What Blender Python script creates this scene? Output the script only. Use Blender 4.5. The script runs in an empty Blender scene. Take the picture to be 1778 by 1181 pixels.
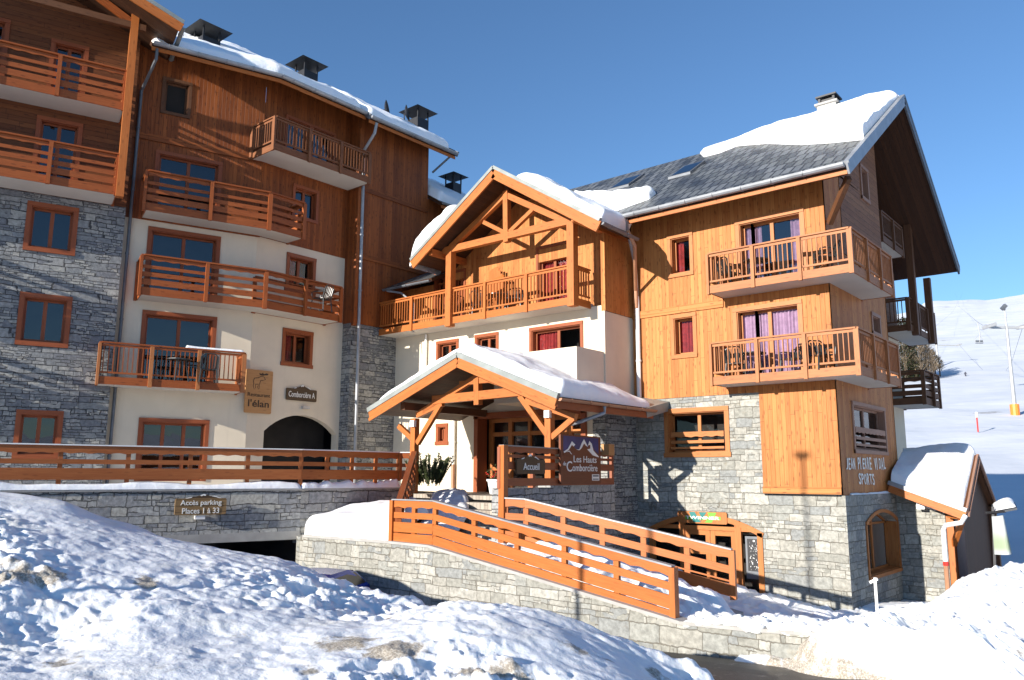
import bpy, math, random
import numpy as np
from mathutils import Vector, noise as mnoise
random.seed(7)
SC = bpy.context.scene
COL = SC.collection
R = math.radians

# ------------------------------------------------------------------ camera, sky, sun, exposure
# World axes follow the hotel: X runs along the sunny front of the right chalet, Y along its side.
# The camera is the origin (eye height on the snow bank across the street).
PITCH, ROLL, AZ = R(9.6), R(.2), R(40)
FPX = 1395.0
def _basis():
    c, s = math.cos(PITCH), math.sin(PITCH)
    r, f, u = Vector((1,0,0)), Vector((0,c,s)), Vector((0,-s,c))
    cr, sr = math.cos(ROLL), math.sin(ROLL)
    r, u = cr*r+sr*u, -sr*r+cr*u
    e1 = Vector((math.sin(R(130)), math.cos(R(130)), 0)); e2 = Vector((math.sin(R(40)), math.cos(R(40)), 0))
    T = lambda v: Vector((v.dot(e1), v.dot(e2), v.z))
    return T(r), T(u), T(f)
CR, CU, CF = _basis()
cam = bpy.data.cameras.new('camera'); camo = bpy.data.objects.new('camera', cam); COL.objects.link(camo)
from mathutils import Matrix
camo.matrix_world = Matrix(((CR.x,CU.x,-CF.x,0),(CR.y,CU.y,-CF.y,0),(CR.z,CU.z,-CF.z,0),(0,0,0,1)))
cam.sensor_width = 36; cam.lens = FPX/1778*36; cam.clip_start = .1; cam.clip_end = 5000
SC.camera = camo

SUN_DIR = Vector((-.13, -1, .27)).normalized()       # towards the sun
world = bpy.data.worlds.new('World'); SC.world = world; world.use_nodes = True
wn = world.node_tree.nodes; wl = world.node_tree.links
sky = wn.new('ShaderNodeTexSky'); sky.sky_type = 'NISHITA'; sky.sun_disc = False
sky.sun_elevation = math.asin(SUN_DIR.z); sky.sun_rotation = math.atan2(SUN_DIR.x, SUN_DIR.y)
sky.altitude = 2000; sky.air_density = 1.3; sky.dust_density = .0; sky.ozone_density = 5.0
wl.new(sky.outputs[0], wn['Background'].inputs[0]); wn['Background'].inputs[1].default_value = .106
sl = bpy.data.lights.new('sun', 'SUN'); sl.energy = 5.0; sl.angle = R(.5); sl.color = (1, .94, .85)
so = bpy.data.objects.new('sun', sl); COL.objects.link(so); so.rotation_euler = SUN_DIR.to_track_quat('Z', 'Y').to_euler()
SC.view_settings.view_transform = 'Standard'; SC.view_settings.look = 'None'
SC.view_settings.exposure = 0.82; SC.view_settings.gamma = 1

# ------------------------------------------------------------------ surveying helpers: a photo point on a known real plane
def ray(x, y): return CR*(x-889) + CU*(590.5-y) + CF*FPX
def hz(x, y, z): d = ray(x, y); return d*(z/d.z)
def hp(x, y, p): d = ray(x, y); return d*(p/d.x)
def hq(x, y, q): d = ray(x, y); return d*(q/d.y)
def hpl(x, y, o, n): d = ray(x, y); return d*(o.dot(n)/d.dot(n))
def hD(x, y, D): d = ray(x, y); return d*(D/math.hypot(d.x, d.y))
V = Vector
UP = V((0,0,1))

class Fr:
    def __init__(s, o, u, n): s.o, s.u, s.n = V(o), V(u), V(n)
    def p(s, u, n, z): return s.o + s.u*u + s.n*n + UP*z
    def px(s, x, y, n=0):
        X = hpl(x, y, s.o+s.n*n, s.n); return (X-s.o).dot(s.u), X.z
    def rect(s, x0, y0, x1, y1, n=0):
        a = s.px(x0, y0, n); b = s.px(x1, y1, n); return a[0], b[0], b[1], a[1]     # u0,u1,z0,z1
    def inv(s, X): d = V(X)-s.o; return d.dot(s.u), d.dot(s.n), d.z
_a = R(18.5)
UA, NA = V((math.sin(_a), math.cos(_a), 0)), V((math.cos(_a), -math.sin(_a), 0))
FT = Fr(NA*-27.42, UA, NA)                  # stone tower, far left
F1 = Fr(NA*-27.7, UA, NA)                   # left wing, first bay
F2 = Fr((-24.2,0,0), (0,1,0), (1,0,0))      # left wing, second bay
F3 = Fr((-23.7,0,0), (0,1,0), (1,0,0))      # left wing, third bay
FM = Fr((0,21.1,0), (1,0,0), (0,-1,0))      # entrance wing
FMU = Fr((0,21.3,0), (1,0,0), (0,-1,0))
FB = Fr((0,22.83,0), (1,0,0), (0,-1,0))     # right chalet, sunny front
FC = Fr((-7.4,0,0), (0,1,0), (1,0,0))       # right chalet, shaded side
FR_ = Fr((-8.6,0,0), (0,1,0), (1,0,0))      # recessed part of that side

def wloc(o):
    b = V((0,0,0))
    while o is not None: b = b+o.location; o = o.parent
    return b
# ------------------------------------------------------------------ mesh builder
class MB:
    def __init__(s): s.v=[]; s.f=[]; s.uv=[]; s.m=[]; s.sm=False
    def face(s, pts, uv=None, m=0):
        i = len(s.v); s.v += [tuple(p) for p in pts]; s.f.append(tuple(range(i, i+len(pts))))
        if uv is None:
            P = [V(p) for p in pts]; n = V((0,0,0))
            for a in range(len(P)): n += (P[a]-P[0]).cross(P[(a+1)%len(P)]-P[0])
            if n.length < 1e-12: n = UP.copy()
            n.normalize()
            if abs(n.z) > .75: uv = [(q.x, q.y) for q in P]
            else:
                t = UP.cross(n).normalized(); k = 1/max(.3, math.sqrt(1-n.z*n.z))
                if abs(t.x) > abs(t.y): t = t if t.x > 0 else -t
                else: t = t if t.y > 0 else -t
                uv = [(q.dot(t), q.z*k) for q in P]
        s.uv.append(uv); s.m.append(m)
    def hexa(s, c, m=0, uv=None):   # c: 8 corners, bottom 4 (ring) then top 4
        for idx in ((0,1,2,3),(7,6,5,4),(0,4,5,1),(1,5,6,2),(2,6,7,3),(3,7,4,0)):
            s.face([c[i] for i in idx], None, m)
    def box(s, F, u0, u1, n0, n1, z0, z1, m=0):
        s.hexa([F.p(u0,n0,z0),F.p(u1,n0,z0),F.p(u1,n1,z0),F.p(u0,n1,z0),F.p(u0,n0,z1),F.p(u1,n0,z1),F.p(u1,n1,z1),F.p(u0,n1,z1)], m)
    def bar(s, P0, P1, w, h, up=UP, m=0, off=0.0):
        """rectangular member from P0 to P1, w sideways, h along up; grain (uv v) runs along it"""
        P0, P1 = V(P0), V(P1); d = P1-P0; L = d.length
        if L < 1e-6: return
        d /= L; side = d.cross(up)
        if side.length < 1e-4: side = d.cross(V((1,0,0)))
        side.normalize(); u = side.cross(d).normalized()
        r = random.random()*20
        def c(P, a, b): return P + side*(a*w/2) + u*(b*h/2)
        q0 = [c(P0,-1,-1),c(P0,1,-1),c(P0,1,1),c(P0,-1,1)]; q1 = [c(P1,-1,-1),c(P1,1,-1),c(P1,1,1),c(P1,-1,1)]
        for i in range(4):
            j = (i+1)%4; a = w if i%2==0 else h; o = r+i*1.7
            s.face([q0[i],q0[j],q1[j],q1[i]], [(o,0+r),(o+a,0+r),(o+a,L+r),(o,L+r)], m)
        s.face(q0[::-1], [(r,r),(r+w,r),(r+w,r+h),(r,r+h)], m); s.face(q1, [(r,r),(r+w,r),(r+w,r+h),(r,r+h)], m)
    def prism(s, pts, ext, m=0, uvf=None):
        """polygon pts pushed by vector ext"""
        pts = [V(p) for p in pts]; ext = V(ext); n = len(pts)
        s.face(pts, uvf and [uvf(p) for p in pts], m); s.face([p+ext for p in pts][::-1], uvf and [uvf(p) for p in pts][::-1], m)
        for i in range(n):
            j = (i+1)%n; s.face([pts[i], pts[j], pts[j]+ext, pts[i]+ext], None, m)
    def tube(s, path, r, seg=8, m=0, r1=None, cap=True):
        path = [V(p) for p in path]; n = len(path); rings = []; prev = None
        for k, P in enumerate(path):
            d = (path[min(k+1,n-1)]-path[max(k-1,0)]).normalized()
            a = d.orthogonal().normalized() if prev is None else (prev - d*prev.dot(d)).normalized()
            prev = a; b = d.cross(a)
            rr = r if r1 is None else r + (r1-r)*k/max(1,n-1)
            rings.append([P + (a*math.cos(2*math.pi*i/seg) + b*math.sin(2*math.pi*i/seg))*rr for i in range(seg)])
        for k in range(n-1):
            for i in range(seg):
                j = (i+1)%seg
                s.face([rings[k][i],rings[k][j],rings[k+1][j],rings[k+1][i]], [(i/seg,k),((i+1)/seg,k),((i+1)/seg,k+1),(i/seg,k+1)], m)
        if cap: s.face(rings[0][::-1], None, m); s.face(rings[-1], None, m)
    def blob(s, c, r, sub=2, jit=.15, m=0, sc=(1,1,1)):
        N, M = 8, 6; c = V(c); g = []
        for j in range(M+1):
            th = math.pi*j/M; row = []
            for i in range(N):
                ph = 2*math.pi*i/N; k = r*(1+random.uniform(-jit, jit)) if 0<j<M else r
                row.append(c+V((math.sin(th)*math.cos(ph)*k*sc[0], math.sin(th)*math.sin(ph)*k*sc[1], math.cos(th)*k*sc[2])))
            g.append(row)
        for j in range(M):
            for i in range(N): s.face([g[j][i], g[j][(i+1)%N], g[j+1][(i+1)%N], g[j+1][i]], None, m)
    def build(s, name, mats, parent=None, smooth=False, weld=False):
        if not isinstance(mats, (list, tuple)): mats = [mats]
        me = bpy.data.meshes.new(name)
        base = wloc(parent)
        me.from_pydata([(a[0]-base[0], a[1]-base[1], a[2]-base[2]) for a in s.v], [], s.f)
        ul = me.uv_layers.new(name='UVMap')
        flat = [c for uv in s.uv for p in uv for c in p]
        ul.data.foreach_set('uv', flat)
        for mt in mats: me.materials.append(mt)
        me.polygons.foreach_set('material_index', s.m)
        if weld or smooth:
            import bmesh
            bm = bmesh.new(); bm.from_mesh(me); bmesh.ops.remove_doubles(bm, verts=bm.verts, dist=1e-4)
            bmesh.ops.recalc_face_normals(bm, faces=bm.faces); bm.to_mesh(me); bm.free()
        if smooth: me.polygons.foreach_set('use_smooth', [True]*len(me.polygons))
        o = bpy.data.objects.new(name, me); COL.objects.link(o)
        if parent is not None: o.parent = parent
        return o
def empty(name, loc, label, cat, group=None):
    o = bpy.data.objects.new(name, None); COL.objects.link(o); o.location = loc; o.empty_display_size = .2
    o['label'] = label; o['category'] = cat
    if group: o['group'] = group
    return o
def tag(o, label, cat, group=None):
    o['label'] = label; o['category'] = cat
    if group: o['group'] = group
    return o
def struct(o): o['kind'] = 'structure'; return o

# ------------------------------------------------------------------ materials
class NT:
    def __init__(s, name):
        s.mat = bpy.data.materials.new(name); s.mat.use_nodes = True; s.t = s.mat.node_tree; s.n = s.t.nodes; s.l = s.t.links
        s.b = s.n['Principled BSDF']
    def node(s, typ, **kw):
        n = s.n.new(typ)
        for k, v in kw.items(): setattr(n, k, v)
        return n
    def link(s, a, b): s.l.new(a, b)
    def val(s, n, i, v):
        if hasattr(v, 'is_linked') or isinstance(v, bpy.types.NodeSocket): s.link(v, n.inputs[i])
        else: n.inputs[i].default_value = v
    def math(s, op, a, b=0.0, c=None, clamp=False):
        n = s.node('ShaderNodeMath', operation=op, use_clamp=clamp); s.val(n,0,a); s.val(n,1,b)
        if c is not None: s.val(n,2,c)
        return n.outputs[0]
    def ss(s, x, lo, hi):
        n = s.node('ShaderNodeMapRange', interpolation_type='SMOOTHSTEP'); s.val(n,0,x); n.inputs[1].default_value=lo; n.inputs[2].default_value=hi
        return n.outputs[0]
    def mix(s, f, a, b, blend='MIX'):
        n = s.node('ShaderNodeMix', data_type='RGBA', blend_type=blend); s.val(n,0,f)
        for i, v in ((6,a),(7,b)):
            if isinstance(v, (tuple, list)): n.inputs[i].default_value = (*v[:3], 1)
            else: s.link(v, n.inputs[i])
        return n.outputs[2]
    def uv(s): return s.node('ShaderNodeUVMap', uv_map='UVMap').outputs[0]
    def obj(s): return s.node('ShaderNodeTexCoord').outputs['Object']
    def mapping(s, v, sc=(1,1,1), loc=(0,0,0), rot=(0,0,0)):
        n = s.node('ShaderNodeMapping'); s.link(v, n.inputs[0]); n.inputs[1].default_value=loc; n.inputs[2].default_value=rot; n.inputs[3].default_value=sc
        return n.outputs[0]
    def noise(s, v, sc, det=4, rough=.55, dist=0.0, col=False):
        n = s.node('ShaderNodeTexNoise'); s.link(v, n.inputs['Vector']); n.inputs['Scale'].default_value=sc; n.inputs['Detail'].default_value=det
        n.inputs['Roughness'].default_value=rough; n.inputs['Distortion'].default_value=dist
        return n.outputs['Color' if col else 'Fac']
    def bump(s, h, strength=.5, dist=.02, prev=None):
        n = s.node('ShaderNodeBump'); s.link(h, n.inputs['Height']); n.inputs['Strength'].default_value=strength; n.inputs['Distance'].default_value=dist
        if prev is not None: s.link(prev, n.inputs['Normal'])
        return n.outputs[0]
    def out(s, col=None, rough=.6, metal=0.0, bump=None, spec=None):
        if col is not None:
            if isinstance(col, (tuple, list)): s.b.inputs['Base Color'].default_value=(*col[:3],1)
            else: s.link(col, s.b.inputs['Base Color'])
        s.val(s.b, 'Roughness', rough) if not isinstance(rough, float) else s.b.inputs['Roughness'].__setattr__('default_value', rough)
        s.b.inputs['Metallic'].default_value = metal
        if spec is not None: s.b.inputs['Specular IOR Level'].default_value = spec
        if bump is not None: s.link(bump, s.b.inputs['Normal'])
        return s.mat

def m_plain(name, col, rough=.6, metal=0.0, var=.15, sc=3.0, bump=.0):
    k = NT(name); o = k.obj(); n = k.noise(o, sc, 5)
    c = k.mix(k.ss(n,.3,.7), tuple(x*(1-var) for x in col), tuple(min(1,x*(1+var)) for x in col))
    b = k.bump(k.noise(o, sc*12, 3), bump, .01) if bump else None
    return k.out(c, float(rough), metal, b)

def m_stone(name, tones, joint, w=.46, rh=.24, bdist=.035, jw=.012, small=.45):
    """roughly coursed rubble: uneven rows of blocks, some of them replaced by stacks of thin slabs"""
    k = NT(name); uv = k.uv(); sep = k.node('ShaderNodeSeparateXYZ'); k.link(uv, sep.inputs[0]); x, y = sep.outputs[0], sep.outputs[1]
    wob = k.math('SUBTRACT', k.noise(uv, 1.3, 2), .5); fin = k.math('SUBTRACT', k.noise(uv, 7, 3, .6), .5); fin2 = k.math('SUBTRACT', k.noise(k.mapping(uv,(1,1,1),(7,3,0)), 8, 3, .6), .5)
    y2 = k.math('ADD', k.math('ADD', y, k.math('MULTIPLY', k.math('SINE', k.math('MULTIPLY', y, 5.3)), .055)), k.math('ADD', k.math('MULTIPLY', wob, .10), k.math('MULTIPLY', fin, .065)))
    row = k.math('FLOOR', k.math('DIVIDE', y2, rh)); cm = k.node('ShaderNodeCombineXYZ'); k.link(k.math('MULTIPLY', x, 1.15), cm.inputs[0]); k.link(k.math('MULTIPLY', row, 7.31), cm.inputs[1])
    sh = k.math('SUBTRACT', k.noise(cm.outputs[0], 1.0, 1), .5)
    slant = k.math('MULTIPLY', k.math('SUBTRACT', k.noise(k.mapping(uv,(1,.4,1),(2,5,0)), 3.0, 2), .5), .16)
    x2 = k.math('ADD', k.math('ADD', x, k.math('MULTIPLY', sh, .85)), k.math('ADD', slant, k.math('MULTIPLY', fin2, .05)))
    cv = k.node('ShaderNodeCombineXYZ'); k.link(x2, cv.inputs[0]); k.link(y2, cv.inputs[1]); P = cv.outputs[0]
    def br(bw, bh, m):
        b = k.node('ShaderNodeTexBrick', offset=.47, offset_frequency=2, squash=1.35, squash_frequency=3); k.link(P, b.inputs['Vector'])
        for nm, v in (('Scale',1),('Brick Width',bw),('Row Height',bh),('Mortar Size',m),('Mortar Smooth',.35),('Bias',0)): b.inputs[nm].default_value = v
        b.inputs['Color1'].default_value=(0,0,0,1); b.inputs['Color2'].default_value=(1,1,1,1); b.inputs['Mortar'].default_value=(.5,.5,.5,1); return b.outputs['Color'], b.outputs['Fac']
    cA, fA = br(w, rh, jw); cB, fB = br(w*.62, rh/2, jw*.85); cC, fC = br(w*.4, rh/3, jw*.7)
    nb = k.noise(k.mapping(uv,(1,1.3,1),(9,4,0)), 1.5, 2)
    pickB = k.math('LESS_THAN', k.math('ADD', k.math('MULTIPLY', cA, .5), nb), small+.28); pickC = k.math('LESS_THAN', k.math('ADD', k.math('MULTIPLY', cA, .3), nb), small+.02)
    def sel(p, a, b): return k.math('ADD', k.math('MULTIPLY', p, a), k.math('MULTIPLY', k.math('SUBTRACT', 1.0, p), b))
    f = sel(pickC, fC, sel(pickB, fB, fA)); c = sel(pickC, cC, sel(pickB, cB, cA))
    wn2 = k.node('ShaderNodeTexWhiteNoise', noise_dimensions='1D'); k.link(k.math('MULTIPLY', c, 91.7), wn2.inputs['W'])
    ramp = k.node('ShaderNodeValToRGB'); ramp.color_ramp.interpolation='CONSTANT'; els = ramp.color_ramp.elements
    while len(els) < len(tones): els.new(.5)
    for i, t in enumerate(tones): els[i].position = i/len(tones); els[i].color = (*t, 1)
    k.link(wn2.outputs['Value'], ramp.inputs[0])
    fine = k.noise(uv, 9, 6, .65)
    col = k.mix(.8, ramp.outputs[0], k.mix(k.ss(fine,.25,.75), (.32,.32,.32), (.70,.70,.70)), 'OVERLAY')
    col = k.mix(k.math('MULTIPLY', k.ss(k.noise(uv, 3.1, 4), .6, .75), .25), col, (.30,.22,.12))
    col = k.mix(k.math('MULTIPLY', f, .85), col, joint)
    h = k.math('ADD', k.math('MULTIPLY', k.math('SUBTRACT', 1.0, f), k.math('ADD', .7, k.math('MULTIPLY', wn2.outputs['Value'], .6))), k.math('MULTIPLY', k.noise(uv, 13, 6, .7), .45))
    return k.out(col, .85, 0.0, k.bump(h, .95, bdist), .25)

def m_planks(name, c1, c2, w=.14, horiz=False, groove=True, rough=.6, knots=.6, streak=.3, bdist=.008, gd=.7):
    k = NT(name); uv = k.uv(); sep = k.node('ShaderNodeSeparateXYZ'); k.link(uv, sep.inputs[0])
    s_, t_ = (sep.outputs[1], sep.outputs[0]) if horiz else (sep.outputs[0], sep.outputs[1])
    x = k.math('DIVIDE', s_, w); idx = k.math('FLOOR', x); fr = k.math('FRACT', x)
    wn_ = k.node('ShaderNodeTexWhiteNoise', noise_dimensions='1D'); k.link(idx, wn_.inputs['W'])
    rnd = wn_.outputs['Value'] if groove else None
    cmb = k.node('ShaderNodeCombineXYZ'); k.link(s_, cmb.inputs[0]); k.link(t_, cmb.inputs[1])
    if groove: k.link(k.math('MULTIPLY', idx, 3.7), cmb.inputs[2])
    g = k.noise(k.mapping(cmb.outputs[0], (38, 1.6, 1)), 1.0, 4, .6, .6)
    big = k.noise(k.mapping(cmb.outputs[0], (2.2, .5, .2)), 1.0, 3)
    f = k.math('ADD', k.math('MULTIPLY', k.ss(g,.3,.72), .55), k.math('MULTIPLY', k.ss(big,.35,.65), .25))
    if groove: f = k.math('ADD', f, k.math('SUBTRACT', k.math('MULTIPLY', rnd, .8), .2))
    f = k.math('MULTIPLY', f, .9, clamp=True)
    col = k.mix(f, c1, c2)
    vo = k.node('ShaderNodeTexVoronoi', voronoi_dimensions='2D'); k.link(k.mapping(cmb.outputs[0], (6, 1.7, 1)), vo.inputs['Vector']); vo.inputs['Scale'].default_value=1
    kn = k.math('MULTIPLY', k.math('SUBTRACT', 1.0, k.ss(vo.outputs['Distance'], .05, .16)), knots)
    col = k.mix(kn, col, tuple(v*.38 for v in c1))
    st = k.ss(k.noise(k.mapping(cmb.outputs[0], (5, .35, 1), (5,2,0)), 1.0, 4), .55, .8)
    col = k.mix(k.math('MULTIPLY', st, streak), col, tuple(v*.45 for v in c1))
    h = k.math('MULTIPLY', g, .25)
    if groove:
        d = k.math('ABSOLUTE', k.math('SUBTRACT', fr, .5)); gm = k.ss(d, .44, .492)
        col = k.mix(k.math('MULTIPLY', gm, gd), col, tuple(v*.22 for v in c1))
        bj = k.ss(k.math('ABSOLUTE', k.math('SUBTRACT', k.math('FRACT', k.math('ADD', k.math('DIVIDE', t_, 2.7), k.math('MULTIPLY', rnd, 7.0))), .5)), .4965, .4985)
        col = k.mix(k.math('MULTIPLY', bj, .6), col, tuple(v*.2 for v in c1))
        h = k.math('SUBTRACT', h, gm)
        h = k.math('ADD', h, k.math('MULTIPLY', rnd, .25))
    return k.out(col, float(rough), 0.0, k.bump(h, .8, bdist), .3)

def m_snow(name, sc=1.0, dirt=False, strength=.55):
    k = NT(name); o = k.obj()
    n1 = k.noise(o, 3*sc, 6, .6); n2 = k.noise(o, 22*sc, 4, .6)
    h = k.math('ADD', n1, k.math('MULTIPLY', n2, .25))
    col = k.mix(k.ss(n1,.3,.7), (.84,.86,.885), (.90,.90,.895))
    if dirt:
        at = k.node('ShaderNodeAttribute', attribute_name='dirt')
        n = k.noise(o, 5, 6, .7); m = k.math('ADD', at.outputs['Fac'], k.math('MULTIPLY', k.math('SUBTRACT', n, .5), .9))
        m = k.ss(m, .42, .62)
        spk = k.ss(k.noise(o, 38, 4, .75), .42, .62)
        dc = k.mix(spk, (.20,.145,.085), (.52,.46,.36))
        yl = k.math('MULTIPLY', k.ss(k.noise(o, 1.3, 4), .52, .72), .35)
        col = k.mix(yl, col, (.80,.74,.60))
        sp2 = k.math('MULTIPLY', k.ss(k.noise(o, 30, 3, .8), .63, .70), k.ss(k.noise(o, 1.1, 3), .45, .65))
        col = k.mix(k.math('MULTIPLY', sp2, .6), col, (.22,.18,.13))
        col = k.mix(k.math('MULTIPLY', m, .85), col, dc)
    k.b.inputs['Subsurface Weight'].default_value = .12
    k.b.inputs['Subsurface Radius'].default_value = (.06,.08,.12); k.b.inputs['Subsurface Scale'].default_value = .5
    return k.out(col, .75, 0.0, k.bump(h, strength, .05/sc), .2)

def m_slate():
    k = NT('slate'); uv = k.uv()
    br = k.node('ShaderNodeTexBrick', offset=.5, squash=1.0); k.link(uv, br.inputs['Vector'])
    br.inputs['Scale'].default_value=1; br.inputs['Brick Width'].default_value=.30; br.inputs['Row Height'].default_value=.70; br.inputs['Mortar Size'].default_value=.03
    br.inputs['Mortar Smooth'].default_value=.3; br.inputs['Color1'].default_value=(0,0,0,1); br.inputs['Color2'].default_value=(1,1,1,1); br.inputs['Mortar'].default_value=(.5,.5,.5,1); br.inputs['Bias'].default_value=0
    sep = k.node('ShaderNodeSeparateXYZ'); k.link(uv, sep.inputs[0])
    fr = k.math('FRACT', k.math('DIVIDE', sep.outputs[1], .70)); fx = k.math('FRACT', k.math('ADD', k.math('DIVIDE', sep.outputs[0], .30), k.math('MULTIPLY', k.math('FLOOR', k.math('DIVIDE', sep.outputs[1], .70)), .5)))
    col = k.mix(br.outputs['Color'], (.022,.027,.036), (.15,.16,.17))
    # paler diagonal bands painted in for the glints running over the tiles
    wv = k.node('ShaderNodeTexWave', wave_type='BANDS', bands_direction='DIAGONAL'); k.link(k.mapping(uv,(1,1,1)), wv.inputs['Vector']); wv.inputs['Scale'].default_value=.32; wv.inputs['Distortion'].default_value=2.5; wv.inputs['Detail'].default_value=2
    col = k.mix(k.math('MULTIPLY', wv.outputs['Fac'], .35), col, (.15,.155,.14))
    col = k.mix(br.outputs['Fac'], col, (.015,.015,.018))
    h = k.math('ADD', k.math('SUBTRACT', 1.0, fr), k.math('ADD', k.math('MULTIPLY', br.outputs['Color'], .35), k.math('MULTIPLY', fx, .9)))
    h = k.math('SUBTRACT', h, br.outputs['Fac'])
    rr = k.math('ADD', .32, k.math('MULTIPLY', k.noise(uv, 6, 3), .35))
    return k.out(col, rr, 0.0, k.bump(h, 1.0, .07), .6)

def m_glass(name='glass', tint=.75, ior=1.9):
    k = NT(name); k.n.remove(k.b)
    fr = k.node('ShaderNodeFresnel'); fr.inputs[0].default_value = ior
    tr = k.node('ShaderNodeBsdfTransparent'); tr.inputs[0].default_value = (tint,tint,tint,1)
    gl = k.node('ShaderNodeBsdfGlossy'); gl.inputs['Roughness'].default_value = .015; gl.inputs[0].default_value=(.95,.97,1,1)
    geo = k.node('ShaderNodeTexCoord'); nz = k.noise(geo.outputs['Object'], 1.1, 2)
    bp = k.bump(nz, .12, .05); k.link(bp, gl.inputs['Normal'])
    mx = k.node('ShaderNodeMixShader'); k.link(fr.outputs[0], mx.inputs[0]); k.link(tr.outputs[0], mx.inputs[1]); k.link(gl.outputs[0], mx.inputs[2])
    k.link(mx.outputs[0], k.n['Material Output'].inputs[0]); return k.mat

def m_ground():
    k = NT('asphalt'); o = k.obj(); n = k.noise(o, 60, 3, .7); w = k.ss(k.noise(o, .9, 5), .45, .6)
    col = k.mix(n, (.035,.033,.03), (.09,.082,.07)); col = k.mix(k.math('MULTIPLY', w, .6), col, (.12,.10,.08))
    sn = k.ss(k.noise(o, 2.2, 7, .75), .54, .66); col = k.mix(k.math('MULTIPLY', sn, .55), col, (.42,.38,.33))
    return k.out(col, .5, 0.0, k.bump(n, .5, .01))

def m_concrete(name='concrete', base=(.40,.385,.36)):
    k = NT(name); o = k.obj(); n = k.noise(o, 2.5, 6, .6)
    st = k.ss(k.noise(k.mapping(o,(3,3,.3)), 1.0, 4), .5, .8)
    col = k.mix(k.ss(n,.3,.7), tuple(v*.8 for v in base), base); col = k.mix(k.math('MULTIPLY', st, .3), col, tuple(v*.5 for v in base))
    return k.out(col, .85, 0.0, k.bump(n, .3, .01))

def m_plaster(name, base):
    k = NT(name); uv = k.uv(); n = k.noise(uv, 1.2, 5); st = k.ss(k.noise(k.mapping(uv,(4.5,.35,1)), 1.0, 4), .52, .78); bl = k.ss(k.noise(uv, .45, 4), .5, .7)
    col = k.mix(k.ss(n,.3,.7), tuple(v*.93 for v in base), base); col = k.mix(k.math('MULTIPLY', st, .16), col, tuple(v*.62 for v in base)); col = k.mix(k.math('MULTIPLY', bl, .10), col, (.42,.38,.32))
    return k.out(col, .92, 0.0, k.bump(k.noise(uv, 60, 3, .7), .25, .006), .2)
MT = {}
MT['stone'] = m_stone('rubble_stone_sunlit', [(.265,.265,.24),(.315,.305,.27),(.225,.23,.22),(.29,.28,.245),(.36,.35,.31),(.25,.245,.215)], (.13,.115,.09), .50, .25, .022, .009, .40)  # sunlit copy of the rubble: paler beige tones carry the sun
MT['stone_shaded'] = m_stone('rubble_stone_shaded', [(.20,.205,.205),(.27,.27,.26),(.165,.17,.18),(.31,.305,.28),(.235,.24,.24)], (.03,.03,.032), .42, .21, .05, .013, .50)  # same rubble, shade put into darker, cooler tones; joints really differ
MT['stone_wall'] = m_stone('rubble_stone_garden', [(.28,.28,.275),(.36,.355,.335),(.24,.245,.25),(.40,.385,.34),(.32,.32,.31)], (.06,.06,.055), .50, .25, .045, .013, .42)
MT['plaster'] = m_plaster('cream_plaster', (.69,.60,.465))
MT['soffit'] = m_plain('white_slab', (.54,.50,.445), .9, var=.05, sc=.8)
MT['wood_B'] = m_planks('honey_planks', (.34,.106,.022), (.50,.203,.055), .13, streak=.22, gd=.38, bdist=.005)
MT['wood_A'] = m_planks('brown_shaded_planks', (.15,.036,.007), (.31,.085,.018), .13, streak=.3, gd=.5)  # brown stain, darkened further to carry the shade on this wing
MT['wood_H'] = m_planks('weathered_boards', (.17,.062,.022), (.29,.125,.05), .2, horiz=True, streak=.2)
MT['wood_T'] = m_planks('tower_boards', (.11,.032,.009), (.19,.062,.018), .16, horiz=True, streak=.2)
MT['beam'] = m_planks('glazed_beam', (.36,.10,.021), (.50,.168,.040), 1, groove=False, rough=.5, knots=.5, streak=.15)
MT['rail_A_shaded'] = m_planks('shaded_rail', (.16,.055,.02), (.26,.10,.04), 1, groove=False, rough=.6, knots=.4, streak=.3)  # darker copy of the rail stain; the balcony's shade is in the colour
MT['car_glass'] = m_plain('car_glass', (.012,.013,.016), .3, 0, .1, 2)
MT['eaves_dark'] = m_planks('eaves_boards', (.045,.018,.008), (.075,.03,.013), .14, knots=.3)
MT['beam_dark'] = m_planks('dark_beam', (.10,.04,.018), (.16,.07,.03), 1, groove=False, knots=.4)
MT['rail'] = m_planks('painted_rail', (.36,.097,.019), (.47,.150,.033), 1, groove=False, rough=.45, knots=.2, streak=.08)
MT['rail_A'] = m_planks('stained_rail', (.23,.055,.012), (.36,.10,.025), 1, groove=False, rough=.5, knots=.5, streak=.2)
MT['fence_wood'] = m_planks('fence_wood', (.30,.085,.022), (.44,.15,.045), 1, groove=False, rough=.5, knots=.3, streak=.25)
MT['rail_B'] = m_planks('stained_rail_light', (.31,.105,.034), (.45,.185,.065), 1, groove=False, rough=.55, knots=.4, streak=.15)
MT['trim'] = m_planks('red_brown_trim', (.22,.055,.02), (.32,.09,.03), 1, groove=False, rough=.45, knots=.2)
MT['trim_B'] = m_planks('honey_trim', (.36,.115,.028), (.49,.19,.053), 1, groove=False, rough=.5, knots=.3)
MT['trim_pink'] = m_planks('weathered_trim', (.28,.15,.10), (.38,.22,.16), 1, groove=False, rough=.6, knots=.3)
MT['deck'] = m_planks('grey_deck', (.24,.20,.16), (.40,.35,.29), .14, horiz=False, knots=.2)
MT['snow'] = m_snow('snow', 1.0)
MT['snow_far'] = m_snow('snow_far', .05, strength=.4)
MT['snow_dirty'] = m_snow('snow_dirty', 1.6, True, .7)
MT['slate'] = m_slate()
MT['zinc'] = m_plain('zinc', (.30,.31,.325), .4, .25, .15, 2)
MT['zinc_dark'] = m_plain('zinc_dark', (.13,.14,.155), .5, .3, .2, 2)
MT['zinc_edge'] = m_plain('zinc_edge', (.24,.26,.25), .5, .2, .15, 2)
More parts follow.
